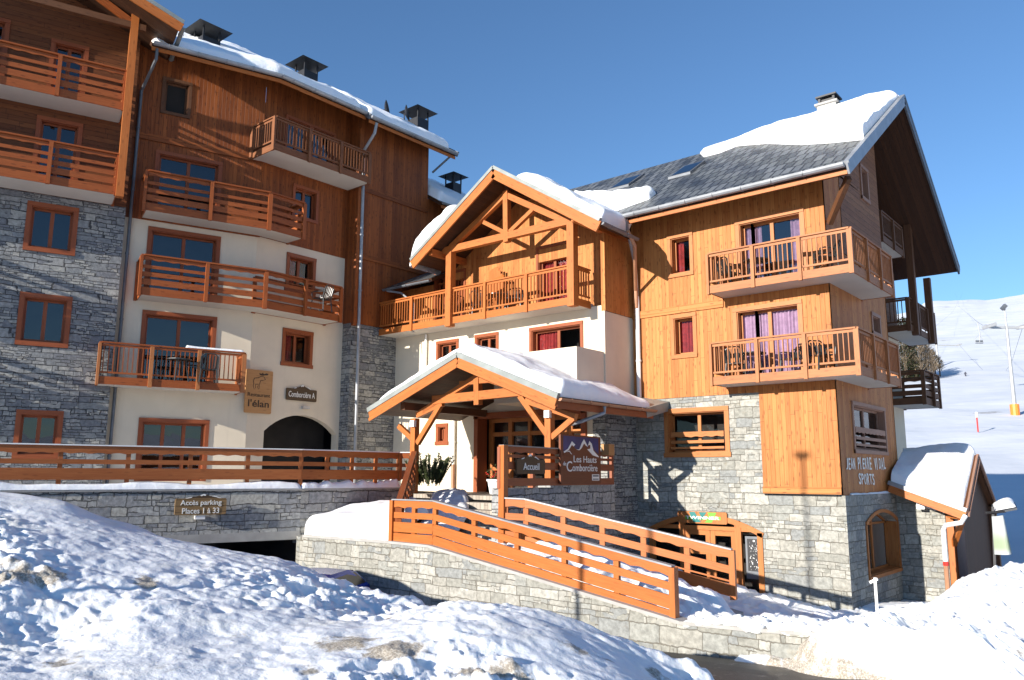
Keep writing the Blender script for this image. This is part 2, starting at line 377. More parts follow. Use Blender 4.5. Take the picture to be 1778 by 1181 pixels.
MT['copper'] = m_plain('copper_paint', (.40,.20,.11), .5, .1, .15, 2)
MT['whitepipe'] = m_plain('white_pipe', (.70,.68,.64), .5, 0, .05, 2)
MT['black'] = m_plain('black_metal', (.022,.022,.025), .5, .3, .2, 4)
MT['inside'] = m_plain('dark_interior', (.022,.018,.015), .9, 0, .3, 1)  # near-black colour stands in for the shade of unlit rooms and recesses
MT['glass'] = m_glass()
MT['glass_clear'] = m_glass('glass_clear', .9, 1.35)
MT['curtain_red'] = m_plain('red_curtain', (.24,.02,.02), .9, 0, .25, 8)
MT['curtain_mauve'] = m_plain('mauve_curtain', (.36,.23,.34), .9, 0, .15, 8)
MT['concrete'] = m_concrete()
MT['asphalt'] = m_ground()
MT['white'] = m_plain('white_paint', (.78,.77,.74), .5, 0, .04, 3)
MT['plastic_dark'] = m_plain('dark_plastic', (.03,.035,.035), .35, 0, .15, 3)
MT['sign_wood'] = m_planks('sign_board', (.40,.20,.075), (.50,.28,.12), 1, horiz=True, groove=False, knots=.3, streak=.3)
MT['sign_brown'] = m_planks('sign_brown', (.075,.045,.022), (.10,.062,.032), 1, horiz=True, groove=False, knots=.1)
MT['sign_plank'] = m_planks('sign_plank', (.20,.12,.05), (.28,.175,.08), .16, horiz=True)
MT['sign_red'] = m_planks('sign_redbrown', (.15,.045,.018), (.19,.062,.025), 1, horiz=True, groove=False, knots=.05)
MT['letter_white'] = m_plain('white_lettering', (.80,.78,.72), .6, 0, .03, 3)
MT['letter_dark'] = m_plain('burnt_lettering', (.04,.022,.012), .7, 0, .1, 3)
MT['navy'] = m_plain('painted_sky', (.02,.03,.13), .5, 0, .3, 2.0)
MT['teal'] = m_plain('teal', (.004,.15,.14), .5); MT['green'] = m_plain('green', (.12,.33,.02), .5)
MT['car'] = m_plain('blue_car_paint', (.015,.05,.42), .25, .1, .05)
MT['red'] = m_plain('red', (.62,.03,.02), .5); MT['orange'] = m_plain('orange', (.85,.22,.03), .5)
MT['steel'] = m_plain('galvanised', (.42,.42,.42), .5, .4, .1)
MT['leaf'] = m_plain('evergreen_leaf', (.05,.065,.02), .6, 0, .5, 6)
MT['needle'] = m_plain('conifer', (.05,.06,.018), .7, 0, .5, .6)
MT['twig'] = m_plain('twig', (.20,.15,.10), .8, 0, .4, .6)
MT['bark'] = m_plain('bark', (.09,.065,.045), .9, 0, .3, 8)
MT['skin'] = m_plain('skin', (.5,.3,.22), .6); MT['jacket'] = m_plain('jacket', (.03,.03,.05), .7)
# ------------------------------------------------------------------ building helpers
def wall(mb, F, u0, u1, z0, z1, ops=(), n=0.0, th=.3, m=0, mrev=None):
    """flat wall with real openings (rect or segmental arch) and their reveals"""
    mrev = m if mrev is None else mrev
    ops = [o for o in ops if o[1] > u0 and o[0] < u1 and o[3] > z0 and o[2] < z1]
    us = sorted({u0, u1, *[min(max(v,u0),u1) for o in ops for v in o[:2]]}); zs = sorted({z0, z1, *[min(max(v,z0),z1) for o in ops for v in o[2:4]]})
    for a, b in zip(us, us[1:]):
        for c, d in zip(zs, zs[1:]):
            if b-a < 1e-5 or d-c < 1e-5: continue
            uc, zc = (a+b)/2, (c+d)/2
            if any(o[0] < uc < o[1] and o[2] < zc < o[3] for o in ops): continue
            mb.face([F.p(a,n,c), F.p(b,n,c), F.p(b,n,d), F.p(a,n,d)], None, m)
    for o in ops:
        a, b, c, d = max(o[0],u0), min(o[1],u1), max(o[2],z0), min(o[3],z1)
        rise = o[4] if len(o) > 4 else 0
        for u in (a, b): mb.face([F.p(u,n,c), F.p(u,n-th,c), F.p(u,n-th,d-rise), F.p(u,n,d-rise)], None, mrev)
        mb.face([F.p(a,n,c), F.p(b,n,c), F.p(b,n-th,c), F.p(a,n-th,c)], None, mrev)
        if not rise: mb.face([F.p(a,n,d), F.p(b,n,d), F.p(b,n-th,d), F.p(a,n-th,d)], None, mrev)
        else:
            N = 14; P = [arc(a, b, d, rise, i/N) for i in range(N+1)]
            for (ua, za), (ub, zb) in zip(P, P[1:]):
                mb.face([F.p(ua,n,za), F.p(ub,n,zb), F.p(ub,n,d), F.p(ua,n,d)], None, m)
                mb.face([F.p(ua,n,za), F.p(ub,n,zb), F.p(ub,n-th,zb), F.p(ua,n-th,za)], None, mrev)
def arc(a, b, top, rise, t):
    w = (b-a)/2; Rr = (w*w+rise*rise)/(2*rise); x = (t*2-1)*w
    return (a+b)/2+x, top-Rr+math.sqrt(max(0, Rr*Rr-x*x))
def quad(mb, a, b, c, d, m=0): mb.face([a,b,c,d], None, m)

def window(bld, F, op, mat, trim=None, tw=.1, sb=.16, muls=1, bars=0, n=0, curtain=None, cur='both', sill=False, glass='glass', name='window', fw=.06, head=True, shelf=True):
    """one window: sash frame mesh with pane (and curtain) below it"""
    u0, u1, z0, z1 = op[:4]; rise = op[4] if len(op) > 4 else 0
    mb = MB(); s = n-sb
    if trim:
        t = tw; k = n+.012
        if not rise:
            mb.bar(F.p(u0-t,k+.012,z1+t/2), F.p(u1+t,k+.012,z1+t/2), .05, t, UP)
            if not (name == 'balcony_door'): mb.bar(F.p(u0-t-(.03 if sill else 0),k+.014,z0-t/2), F.p(u1+t+(.03 if sill else 0),k+.014,z0-t/2), .05, t, UP)
            for u in (u0-t/2, u1+t/2): mb.bar(F.p(u,k,z0-t*(name!='balcony_door')), F.p(u,k,z1), .045, t, F.u)
        else:
            for u in (u0-t/2, u1+t/2): mb.bar(F.p(u,k,z0), F.p(u,k,z1-rise), .05, t, F.u)
            N = 12
            for i in range(N):
                a = arc(u0-t/2,u1+t/2,z1+t/2,rise,i/N); b = arc(u0-t/2,u1+t/2,z1+t/2,rise,(i+1)/N)
                mb.bar(F.p(a[0],k,a[1]), F.p(b[0],k,b[1]), .05, t, UP)
            mb.bar(F.p(u0-t,k+.01,z0-t/2), F.p(u1+t,k+.01,z0-t/2), .06, t, UP)
        # lining of the reveal
        l = .025
        for u, sg in ((u0, 1), (u1, -1)): mb.bar(F.p(u+sg*l/2, n-sb/2, z0), F.p(u+sg*l/2, n-sb/2, z1-rise), sb*.96, l, F.u)
        if not rise: mb.bar(F.p(u0+l, n-sb/2, z1-l/2), F.p(u1-l, n-sb/2, z1-l/2), sb*.96, l, UP)
        mb.bar(F.p(u0+l, n-sb/2, z0+l/2), F.p(u1-l, n-sb/2, z0+l/2), sb*.96, l, UP)
    zt = z1 - rise*.5
    for u in (u0+fw/2+.02, u1-fw/2-.02): mb.bar(F.p(u,s,z0), F.p(u,s,z1-rise), .05, fw, F.u)
    if not rise: mb.bar(F.p(u0,s,z1-fw/2-.02), F.p(u1,s,z1-fw/2-.02), .05, fw, UP)
    else:
        for i in range(12):
            a = arc(u0+fw/2,u1-fw/2,z1-fw/2,rise,i/12); b = arc(u0+fw/2,u1-fw/2,z1-fw/2,rise,(i+1)/12)
            mb.bar(F.p(a[0],s,a[1]), F.p(b[0],s,b[1]), .05, fw, UP)
        mb.bar(F.p(u0,s,z1-rise-.02), F.p(u1,s,z1-rise-.02), .05, fw, UP)
    mb.bar(F.p(u0,s,z0+fw/2+.02), F.p(u1,s,z0+fw/2+.02), .05, fw*1.3, UP)
    for i in range(muls):
        u = u0+(u1-u0)*(i+1)/(muls+1)
        mb.bar(F.p(u,s+.006,z0), F.p(u,s+.006,z1-(0 if not rise else rise*.1)), .055, fw*1.8, F.u)
    for i in range(bars):
        z = z0+(z1-z0)*(i+1)/(bars+1); mb.bar(F.p(u0,s-.002,z), F.p(u1,s-.002,z), .045, fw*.8, UP)
    w = mb.build(name, MT[mat], bld)
    g = MB(); pts = [F.p(u0,s-.012,z0), F.p(u1,s-.012,z0), F.p(u1,s-.012,z1-rise)]
    if rise: pts += [F.p(arc(u0,u1,z1,rise,1-i/10)[0], s-.012, arc(u0,u1,z1,rise,1-i/10)[1]) for i in range(11)]
    pts.append(F.p(u0,s-.012,z1-rise)); g.face(pts); g.build('pane', MT[glass], w)
    if curtain:
        c = MB(); W = u1-u0
        spans = {'both':[(u0+.03,u0+W*.3),(u1-W*.22,u1-.03)], 'left':[(u0+.03,u0+W*.45)], 'right':[(u1-W*.4,u1-.03)], 'full':[(u0+.03,u1-.03)]}[cur]
        for a, b in spans:
            N = max(6, int((b-a)/.035)); P = []
            for i in range(N+1):
                u = a+(b-a)*i/N; P.append((u, s-.10+.03*math.sin(i*1.9)+random.uniform(-.008,.008)))
            for (ua, na), (ub, nb) in zip(P, P[1:]): c.face([F.p(ua,na,z0+.05), F.p(ub,nb,z0+.05), F.p(ub,nb,z1-.05), F.p(ua,na,z1-.05)])
        c.build('curtain', MT[curtain], w)
    return w

def wavy(mb, P0, P1, zlo, zhi, th, side, amp=.03, per=.42, edge='lo', m=0):
    """board between P0 and P1 (z offsets zlo..zhi above the line) with a scalloped lower or upper edge"""
    P0, P1 = V(P0), V(P1); L = (P1-P0).length; N = max(4, int(L/.07)); r = random.random()*9; pr = None
    for i in range(N+1):
        P = P0.lerp(P1, i/N); w = abs(math.sin(math.pi*(i/N*L)/per))**1.5*amp
        lo = zlo+(w if edge == 'lo' else 0); hi = zhi-(w if edge == 'hi' else 0)
        c = [P+UP*lo-side*th/2, P+UP*lo+side*th/2, P+UP*hi+side*th/2, P+UP*hi-side*th/2]
        t = r+i/N*L; uvs = [(r,t),(r+th,t),(r+th+hi-lo,t),(r+.2+hi-lo,t)]
        if pr:
            for a in range(4):
                b = (a+1)%4; mb.face([pr[0][a],pr[0][b],c[b],c[a]], [pr[1][a],pr[1][b],uvs[b],uvs[a]], m)
        pr = (c, uvs)
        if i in (0, N): mb.face(c, [(r,r),(r+th,r),(r+th,r+.2),(r,r+.2)], m)

def rail_boards(mb, P0, P1, out, spec, th=.03, off=0.0, m=0):
    """spec: list of (lo, hi, kind); kind b = plain board, w = scalloped lower edge, c = cap"""
    o = out*off
    for lo, hi, kd in spec:
        if kd == 'w': wavy(mb, P0+o, P1+o, lo, hi, th, out, m=m)
        elif kd == 'c': mb.bar(P0+UP*(lo+hi)/2, P1+UP*(lo+hi)/2, .11, hi-lo, UP, m)
        else: mb.bar(P0+o+UP*(lo+hi)/2, P1+o+UP*(lo+hi)/2, th, hi-lo, UP, m)

def balcony(bld, F, path, z0, z1, style, mat, pmat=None, spacing=1.7, endposts=True, slabmat='soffit', pw=.11, close=()):
    pmat = pmat or mat; H = z1-z0
    n_in = min(p[1] for p in path)
    poly = [F.p(u,n,z0+.012) for u, n in list(path)+list(close)]
    mb = MB(); mb.prism(poly, UP*.17); b = mb.build('balcony', MT[slabmat], bld)
    rl = MB(); posts = []
    cen = F.p(sum(p[0] for p in path)/len(path), sum(p[1] for p in path)/len(path), z0)
    for k, (a, c) in enumerate(zip(path, path[1:])):
        P0, P1 = F.p(*a, z0), F.p(*c, z0); d = (P1-P0).normalized(); out = UP.cross(d).normalized()
        if out.dot(P0.lerp(P1,.5)-cen) < 0: out = -out
        L = (P1-P0).length
        if style == 'bal':
            rail_boards(rl, P0, P1, out, [(.0,.235,'b')], .035, .02)
            rl.bar(P0+UP*.36, P1+UP*.36, .045, .055); rl.bar(P0+UP*(H-.025)+out*.01, P1+UP*(H-.025)+out*.01, .10, .045); rl.bar(P0+UP*(H-.10), P1+UP*(H-.10), .04, .07)
            nb = max(1, round(L/.135))
            for i in range(nb):
                X = P0.lerp(P1, (i+.5)/nb); rl.bar(X+UP*.38, X+UP*(H-.1), .042, .026, d)
            ns = max(1, round(L/spacing))
        else:
            rail_boards(rl, P0, P1, out, [(0,.25,'b'),(.33,.52,'b'),(.60,.74,'b'),(.86,.96,'b'),(H-.19,H-.06,'w')], .03, .0)
            rl.bar(P0+UP*(H-.025)+out*.01, P1+UP*(H-.025)+out*.01, .13, .045)
            ns = max(1, round(L/spacing))
        for i in range(ns+1):
            if (i == 0 and k > 0) or (not endposts and ((k == 0 and i == 0) or (k == len(path)-2 and i == ns))): continue
            X = P0.lerp(P1, i/ns); o_ = .045 if style == 'bal' else .055
            corner = i in (0, ns)
            posts.append((X+out*o_*(0 if corner and k+1 < len(path) and 0 < k else 1), out, d, pw*1.25 if corner else pw))
    rl.build('railing', MT[mat], b)
    for X, out, d, w in posts:
        pm = MB(); pm.bar(X-UP*.03+out*.01, X+UP*(H-.055)+out*.01, w, .075 if style == 'bal' else .09, out); pm.build('post', MT[pmat], b)
    return b

def roof_slab(mb, a, b, c, d, th=.22, m=0, mu=None):
    """a,b eave edge; d,c ridge edge; uv = along eave, up the slope"""
    a, b, c, d = V(a), V(b), V(c), V(d); n = (b-a).cross(d-a).normalized()
    if n.z < 0: n = -n
    e = (b-a).normalized(); s_ = (n.cross(e)).normalized()
    f = lambda P: ((P-a).dot(e), (P-a).dot(s_))
    top = [a,b,c,d]; bot = [p-n*th for p in top]
    mb.face(top, [f(p) for p in top], m); mb.face(bot[::-1], None, mu if mu is not None else m)
    for i in range(4):
        j = (i+1)%4; mb.face([top[i],top[j],bot[j],bot[i]], None, mu if mu is not None else m)

def gutter(mb, a, b, r=.07, m=0):
    a, b = V(a), V(b); d = (b-a).normalized(); s_ = d.cross(UP).normalized(); N = 6
    ring = lambda P: [P+s_*math.cos(math.pi+math.pi*i/N)*r+UP*math.sin(math.pi+math.pi*i/N)*r for i in range(N+1)]
    A, B = ring(a), ring(b)
    for i in range(N): mb.face([A[i],A[i+1],B[i+1],B[i]], None, m)
    A2 = [p+UP*.012 for p in ring(a)]; mb.face(A, None, m); mb.face(B, None, m)
    L = (b-a).length; k = int(L/.9)
    for i in range(k):
        P = a+d*(i+.5)*.9; mb.tube([P+s_*r+UP*.01, P+s_*(r+.012)-UP*r*.7, P-UP*(r+.012), P-s_*(r+.012)-UP*r*.7, P-s_*r+UP*.01], .009, 4, m)

def snow_sheet(name, lo, hi, nrm, T, label, ns=60, nt=16, edge=(1,1,1,1), amp=.05, r=.22, mat='snow', seed=0, cat='snow', group=None, drop=0.0, over=.0):
    """snow lying on a roof: lo(s), hi(s) curves on the roof surface; rounded at the free edges; edge = (lo,hi,s0,s1) free?"""
    g = []; bt = []
    for j in range(nt+1):
        row = []; rb = []
        for i in range(ns+1):
            s_ = i/ns; t_ = j/nt; t_ = t_*t_*(3-2*t_)*.5+t_*.5
            s2 = s_*s_*(3-2*s_)*.35+s_*.65
            P = lo(s2).lerp(hi(s2), t_)
            dl = (P-lo(s2)).length; dh = (P-hi(s2)).length
            A, B = lo(0).lerp(hi(0), t_), lo(1).lerp(hi(1), t_); d0 = (P-A).length; d1 = (P-B).length
            k = 1.0
            for e, d in zip(edge, (dl, dh, d0, d1)):
                if e:
                    x = min(1, d/r); k *= math.sqrt(max(0, 1-(1-x)**2))
            nz = mnoise.noise(P*.9+V((seed,0,0)))+.35*mnoise.noise(P*2.6+V((seed,3,0)))+.08*mnoise.noise(P*8+V((seed,3,0)))
            Tk = T(s2, t_) if callable(T) else T
            h = Tk*k*(1+.16*nz)+amp*nz*k
            Q = P+nrm*h
            if drop and dl < .5: Q = Q-UP*drop*(1-dl/.5)**2*k
            row.append(Q); rb.append(P)
        g.append(row); bt.append(rb)
    mb = MB()
    for j in range(nt):
        for i in range(ns):
            mb.face([g[j][i], g[j][i+1], g[j+1][i+1], g[j+1][i]])
    def skirt(A, B):
        for i in range(len(A)-1): mb.face([A[i], A[i+1], B[i+1], B[i]])
    skirt(g[0], bt[0]); skirt(g[-1], bt[-1]); skirt([r_[0] for r_ in g], [r_[0] for r_ in bt]); skirt([r_[-1] for r_ in g], [r_[-1] for r_ in bt])
    o = mb.build(name, MT[mat], None, smooth=True); return tag(o, label, cat, group)

def polyline(pts):
    pts = [V(p) for p in pts]; L = [0]
    for a, b in zip(pts, pts[1:]): L.append(L[-1]+(b-a).length)
    def f(s):
        x = s*L[-1]
        for i in range(len(pts)-1):
            if x <= L[i+1]+1e-9: return pts[i].lerp(pts[i+1], (x-L[i])/max(1e-9, L[i+1]-L[i]))
        return pts[-1].copy()
    return f

def text_obj(parent, s, F, u, z, n, height, width, mat, name='lettering', depth=.008, shear=0.0, rot=0.0, bold=0.0, squash=None, jitter=0):
    """real letters standing on the sign; fitted to a given width and cap height"""
    cu = bpy.data.curves.new('txt', 'FONT'); cu.body = s; cu.size = 1; cu.extrude = .0; cu.offset = bold; cu.shear = shear
    cu.resolution_u = 3
    to = bpy.data.objects.new('txt', cu); COL.objects.link(to)
    bpy.context.view_layer.update(); dg = bpy.context.evaluated_depsgraph_get()
    me = bpy.data.meshes.new_from_object(to.evaluated_get(dg)); bpy.data.objects.remove(to); bpy.data.curves.remove(cu)
    vs = np.array([v.co[:2] for v in me.vertices]); lo, hi = vs.min(0), vs.max(0)
    kx = width/(hi[0]-lo[0]); ky = height/(hi[1]-lo[1])
    polys = [tuple(p.vertices) for p in me.polygons]; bpy.data.meshes.remove(me)
    mb = MB()
    X = [((x-lo[0])*kx, (y-lo[1])*ky) for x, y in vs]
    c, s2 = math.cos(rot), math.sin(rot)
    W = [F.p(u+x*c-y*s2, n, z+x*s2+y*c) for x, y in X]; Wf = [F.p(u+x*c-y*s2, n+depth, z+x*s2+y*c) for x, y in X]
    cnt = {}
    for p in polys:
        mb.face([Wf[i] for i in p]);
        for a, b in zip(p, p[1:]+p[:1]):
            cnt[(a,b)] = 1
    for (a, b) in cnt:
        if (b, a) not in cnt: mb.face([W[a], W[b], Wf[b], Wf[a]])
    return mb.build(name, MT[mat], parent)
# ================================================================== LEFT WING (tower + three bays)
def add_wing_mass(mb, F, u0, u1, z0, z1, depth, m=0):
    """back and end walls so that the building is a closed volume"""
    for a, b in (((u0,-.02),(u0,-depth)), ((u0,-depth),(u1,-depth)), ((u1,-depth),(u1,-.02))):
        mb.face([F.p(*a,z0), F.p(*b,z0), F.p(*b,z1), F.p(*a,z1)], None, m)

# ---------------- stone tower
tw = empty('stone_chalet', FT.p(2.33, 0, -.4), 'grey rubble stone chalet with brown timber balconies at the left edge', 'building')
opT = [FT.rect(56,357,122,437), FT.rect(43,515,110,597), FT.rect(37,719,95,790)]
doorsT = [(*FT.px(72,206)[:1], FT.px(138,206)[0], 8.62, 10.75), (FT.px(98,60)[0], FT.px(150,60)[0], 11.4, 13.35), (FT.px(-40,60)[0], FT.px(8,60)[0], 11.4, 13.6)]
mb = MB(); wall(mb, FT, -9, 2.33, -.6, 8.40, opT, m=0)
mb.face([FT.p(2.33,0,-.6), FT.p(2.33,-.3,-.6), FT.p(2.33,-.3,8.4), FT.p(2.33,0,8.4)])
mb.build('stone_wall', MT['stone_shaded'], tw)
mb = MB(); wall(mb, FT, -9, 2.33, 8.40, 15.2, doorsT, n=.03)
mb.face([FT.p(2.33,.03,8.4), FT.p(2.33,-.3,8.4), FT.p(2.33,-.3,13.6), FT.p(2.33,.03,13.6)])
mb.build('timber_wall', MT['wood_T'], tw)
mb = MB(); add_wing_mass(mb, FT, -9, 2.33, -.6, 13.5, 9); mb.face([FT.p(-9,-.9,-.6), FT.p(2.3,-.9,-.6), FT.p(2.3,-.9,15), FT.p(-9,-.9,15)])
mb.build('rear_wall', MT['inside'], tw)
for i, o in enumerate(opT): window(tw, FT, o, 'trim', True, tw=.13, muls=1, sb=.2)
for o in doorsT: window(tw, FT, o, 'trim', True, tw=.12, muls=1, n=.03, name='balcony_door')
for z0, z1 in ((8.40, 9.72), (11.15, 12.47)):
    balcony(tw, FT, [(-9, 0), (-9, 1.15), (1.93, 1.15), (1.93, 0)], z0, z1, 'plank', 'rail_A', 'rail_A', spacing=1.85)
for z0, z1 in ((2.66, 3.93), (5.45, 6.75)):   # lower balconies just outside the frame, whose long shadows rake the stone
    balcony(tw, FT, [(-8.5, 0), (-8.5, 1.15), (-2.7, 1.15), (-2.7, 0)], z0, z1, 'plank', 'rail_A', 'rail_A', spacing=1.85)
mb = MB(); mb.bar(FT.p(2.02,1.18,8.34), FT.p(2.02,1.18,14.9), .22, .22, NA); mb.build('corner_post', MT['beam'], tw)
mb = MB(); mb.bar(FT.p(-9,1.2,13.98), FT.p(2.35,1.2,13.98), .16, .2); mb.build('tie_beam', MT['beam_dark'], tw)
mb = MB(); mb.bar(FT.p(2.0,1.2,14.05), FT.p(.7,1.2,14.75), .14, .2); mb.build('brace', MT['rail_A'], tw)
mb = MB(); kT = .40; eu, ez = 3.25, 13.98
A_, B_ = FT.p(eu, 2.15, ez), FT.p(eu, -9, ez); C_, D_ = FT.p(eu-9.5, -9, ez+9.5*kT), FT.p(eu-9.5, 2.15, ez+9.5*kT)
roof_slab(mb, A_, B_, C_, D_, .16, 0, 1)
G_ = [FT.p(eu-19, -9, ez), FT.p(eu-19, 2.15, ez)]; roof_slab(mb, G_[0], G_[1], D_, C_, .16, 0, 1)
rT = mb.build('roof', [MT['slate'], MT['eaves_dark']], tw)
mb = MB(); mb.bar(FT.p(eu+.03,2.19,ez-.16), FT.p(eu-9.5,2.19,ez-.16+9.5*kT), .05, .30); mb.build('bargeboard', MT['beam'], rT)
mb = MB(); mb.bar(FT.p(eu+.07,2.2,ez+.03), FT.p(eu-9.5,2.2,ez+.03+9.5*kT), .1, .12); gutter(mb, FT.p(eu+.08,2.1,ez-.08), FT.p(eu+.08,-1.0,ez-.08))
mb.build('gutter', MT['zinc_edge'], rT)
snow_sheet('roof_snow', lambda s: FT.p(eu-.05, 1.9-9.5*s, ez), lambda s: FT.p(eu-8, 1.9-9.5*s, ez+7.95*kT), V((0,0,1)), .3, 'snow on the roof edge above the stone chalet, top left corner', cat='snow', ns=30, nt=20, group='snow lying on the roofs')

# ---------------- left wing
lw = empty('apartment_wing', F1.p(4.5, 0, -.4), 'tall cream and brown timber hotel wing with four floors of balconies', 'building')
def dr(F, xl, xr, yt, zf, n=0): u0 = F.px(xl, yt, n)[0]; u1 = F.px(xr, yt+ (0), n)[0]; return (u0, u1, zf, F.px(xl, yt, n)[1])
zL = 8.18
op1 = [(*F1.px(248,732)[:1], F1.px(357,732)[0], -.2, F1.px(248,732)[1]), (F1.px(254,545)[0], F1.px(371,545)[0], 2.95, F1.px(254,545)[1]),
       (F1.px(264,400)[0], F1.px(378,400)[0], 5.72, F1.px(264,400)[1])]
op1w = [(F1.px(277,268)[0], F1.px(381,268)[0], 8.5, F1.px(277,268)[1]), (F1.px(288,140)[0], F1.px(329,140)[0], F1.px(288,194)[1], F1.px(288,140)[1])]
mb = MB(); wall(mb, F1, 2.33, 6.546, -.6, zL, op1); mb.build('plaster_wall', MT['plaster'], lw)
mb = MB(); wall(mb, F1, 2.33, 6.546, zL, 14.28, op1w, n=.035); mb.face([F1.p(2.33,.035,zL), F1.p(6.55,.035,zL), F1.p(6.55,-.03,zL), F1.p(2.33,-.03,zL)])
mb.bar(F1.p(2.33,.06,11.0), F1.p(6.55,.06,11.0), .05, .22); mb.build('timber_wall', MT['wood_A'], lw)
for o in op1: window(lw, F1, o, 'trim', True, tw=.12, muls=1 if o[2] > 0 else 2, name='balcony_door', sb=.2)
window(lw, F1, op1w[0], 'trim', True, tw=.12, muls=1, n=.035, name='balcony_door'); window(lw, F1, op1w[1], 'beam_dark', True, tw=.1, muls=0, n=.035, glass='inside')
# second bay
a2 = 15.0; b2 = 18.85
arch = (F2.px(459,735)[0], 18.75, -.6, F2.px(521,721)[1], .62)
w1 = F2.rect(503,445,541,508); w2 = F2.rect(496,576,536,634)
mb = MB(); wall(mb, F2, a2, b2, -.6, 8.22, [arch, w1, w2]); mb.build('plaster_wall', MT['plaster'], lw)
w3 = F2.rect(512,325,546,384); d1 = (F2.px(500,192)[0], F2.px(537,192)[0], 11.15, 12.95); d2 = (F2.px(544,210)[0], F2.px(579,210)[0], 11.15, 12.95)
mb = MB(); wall(mb, F2, a2, b2, 8.22, 14.28, [w3, d1, d2], n=.035); mb.face([F2.p(a2,.035,8.22), F2.p(b2,.035,8.22), F2.p(b2,-.03,8.22), F2.p(a2,-.03,8.22)])
mb.bar(F2.p(a2,.06,11.0), F2.p(b2,.06,11.0), .05, .22); mb.build('timber_wall', MT['wood_A'], lw)
for w in (w1, w2): window(lw, F2, w, 'trim', True, tw=.13, muls=1, sb=.2, sill=True, glass='glass_clear', curtain='curtain_red', cur='left')
window(lw, F2, w3, 'trim', True, tw=.11, muls=1, n=.035)
for d in (d1, d2): window(lw, F2, d, 'trim', True, tw=.1, muls=1, n=.035, name='balcony_door')
# recessed ground floor entrance inside the arch
mb = MB()
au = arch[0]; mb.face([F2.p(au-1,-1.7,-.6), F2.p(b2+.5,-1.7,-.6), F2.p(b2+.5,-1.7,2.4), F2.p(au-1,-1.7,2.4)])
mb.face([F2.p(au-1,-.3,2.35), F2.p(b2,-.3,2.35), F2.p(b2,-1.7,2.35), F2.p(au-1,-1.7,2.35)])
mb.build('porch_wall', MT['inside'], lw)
window(lw, F2, (au+.15, au+1.5, -.4, 1.55), 'trim', True, tw=.1, muls=1, n=-1.6, sb=.06, name='entrance_door'); window(lw, F2, (au+2.0, b2-.3, -.4, 1.4), 'trim', True, tw=.08, muls=1, n=-1.6, sb=.06, name='entrance_door')
# third bay
a3, b3 = 18.85, 22.62
mb = MB(); wall(mb, F3, a3, b3+1.5, -.9, 5.66); mb.face([V((-24.2,18.85,-.6)), V((-23.7,18.85,-.6)), V((-23.7,18.85,5.66)), V((-24.2,18.85,5.66))]); mb.build('stone_wall', MT['stone_shaded'], lw)
mb = MB(); wall(mb, F3, a3-.03, b3, 5.66, 13.97, n=.035); mb.face([V((-24.2,18.82,5.66)), V((-23.665,18.82,5.66)), V((-23.665,18.82,13.97)), V((-24.2,18.82,14.25))])
mb.face([F3.p(b3,.035,5.6), F3.p(b3,-6,5.6), F3.p(b3,-6,15.5), F3.p(b3,-.5,14.4), F3.p(b3,.035,13.6)])
for z in (8.3, 11.0): mb.bar(F3.p(a3,.06,z), F3.p(b3,.06,z), .05, .2)
mb.bar(V((-23.62,18.9,5.55)), V((-23.62,18.9,13.4)), .14, .16, V((1,0,0)))
mb.build('timber_wall', MT['wood_A'], lw)
mb = MB(); wall(mb, F3, b3, 28, 5.0, 11.58, n=.0); mb.build('timber_wall', MT['wood_A'], lw)
mb = MB(); add_wing_mass(mb, F2, 15.2, 28, -.6, 13.2, 10); mb.face([V((-25.3,14.4,-.6)), V((-25.3,19,-.6)), V((-25.3,19,13.5)), V((-25.3,14.4,13.5))])
mb.face([F1.p(2.3,-.9,-.6), F1.p(6.9,-.9,-.6), F1.p(6.9,-.9,13.5), F1.p(2.3,-.9,13.5)]); mb.build('rear_wall', MT['inside'], lw)
# balconies
bend = 6.36
def AB(pts):   # balcony front path in world space given by (frame, u, n)
    return [F.p(u, n, 0) for F, u, n in pts]
FW = Fr((0,0,0), (1,0,0), (0,1,0))
def wbalc(pts, z0, z1, style, mat, **kw):
    return balcony(lw, FW, [(P.x, P.y) for P in pts], z0, z1, style, mat, **kw)
nb = .97
def bendpt(n):   # where the two balcony fronts meet
    x = -24.2+n; d = -27.7+n; y = (x*NA.x-d)/(-NA.y); return V((x, y, 0))
b_in = V((-24.2, 15.0, 0))
wbalc([F1.p(2.9,0,0), F1.p(2.9,nb,0), bendpt(nb), F2.p(17.95,nb,0), F2.p(17.95,0,0), b_in], 5.50, 6.80, 'plank', 'rail_A', spacing=1.85)
wbalc([F1.p(2.83,0,0), F1.p(2.83,nb,0), bendpt(nb), F2.p(16.2,nb,0), F2.p(16.2,0,0), b_in], 8.22, 9.55, 'plank', 'rail_A', spacing=1.85)
balcony(lw, F1, [(1.95,0),(1.95,nb),(6.12,nb),(6.12,0)], 2.66, 3.95, 'bal', 'rail_A', 'rail_B', spacing=1.35)
balcony(lw, F2, [(14.62,0),(14.62,1.35),(18.75,1.35),(18.75,0)], 10.92, 12.15, 'bal', 'rail_A_shaded', 'rail_A_shaded', spacing=1.4)
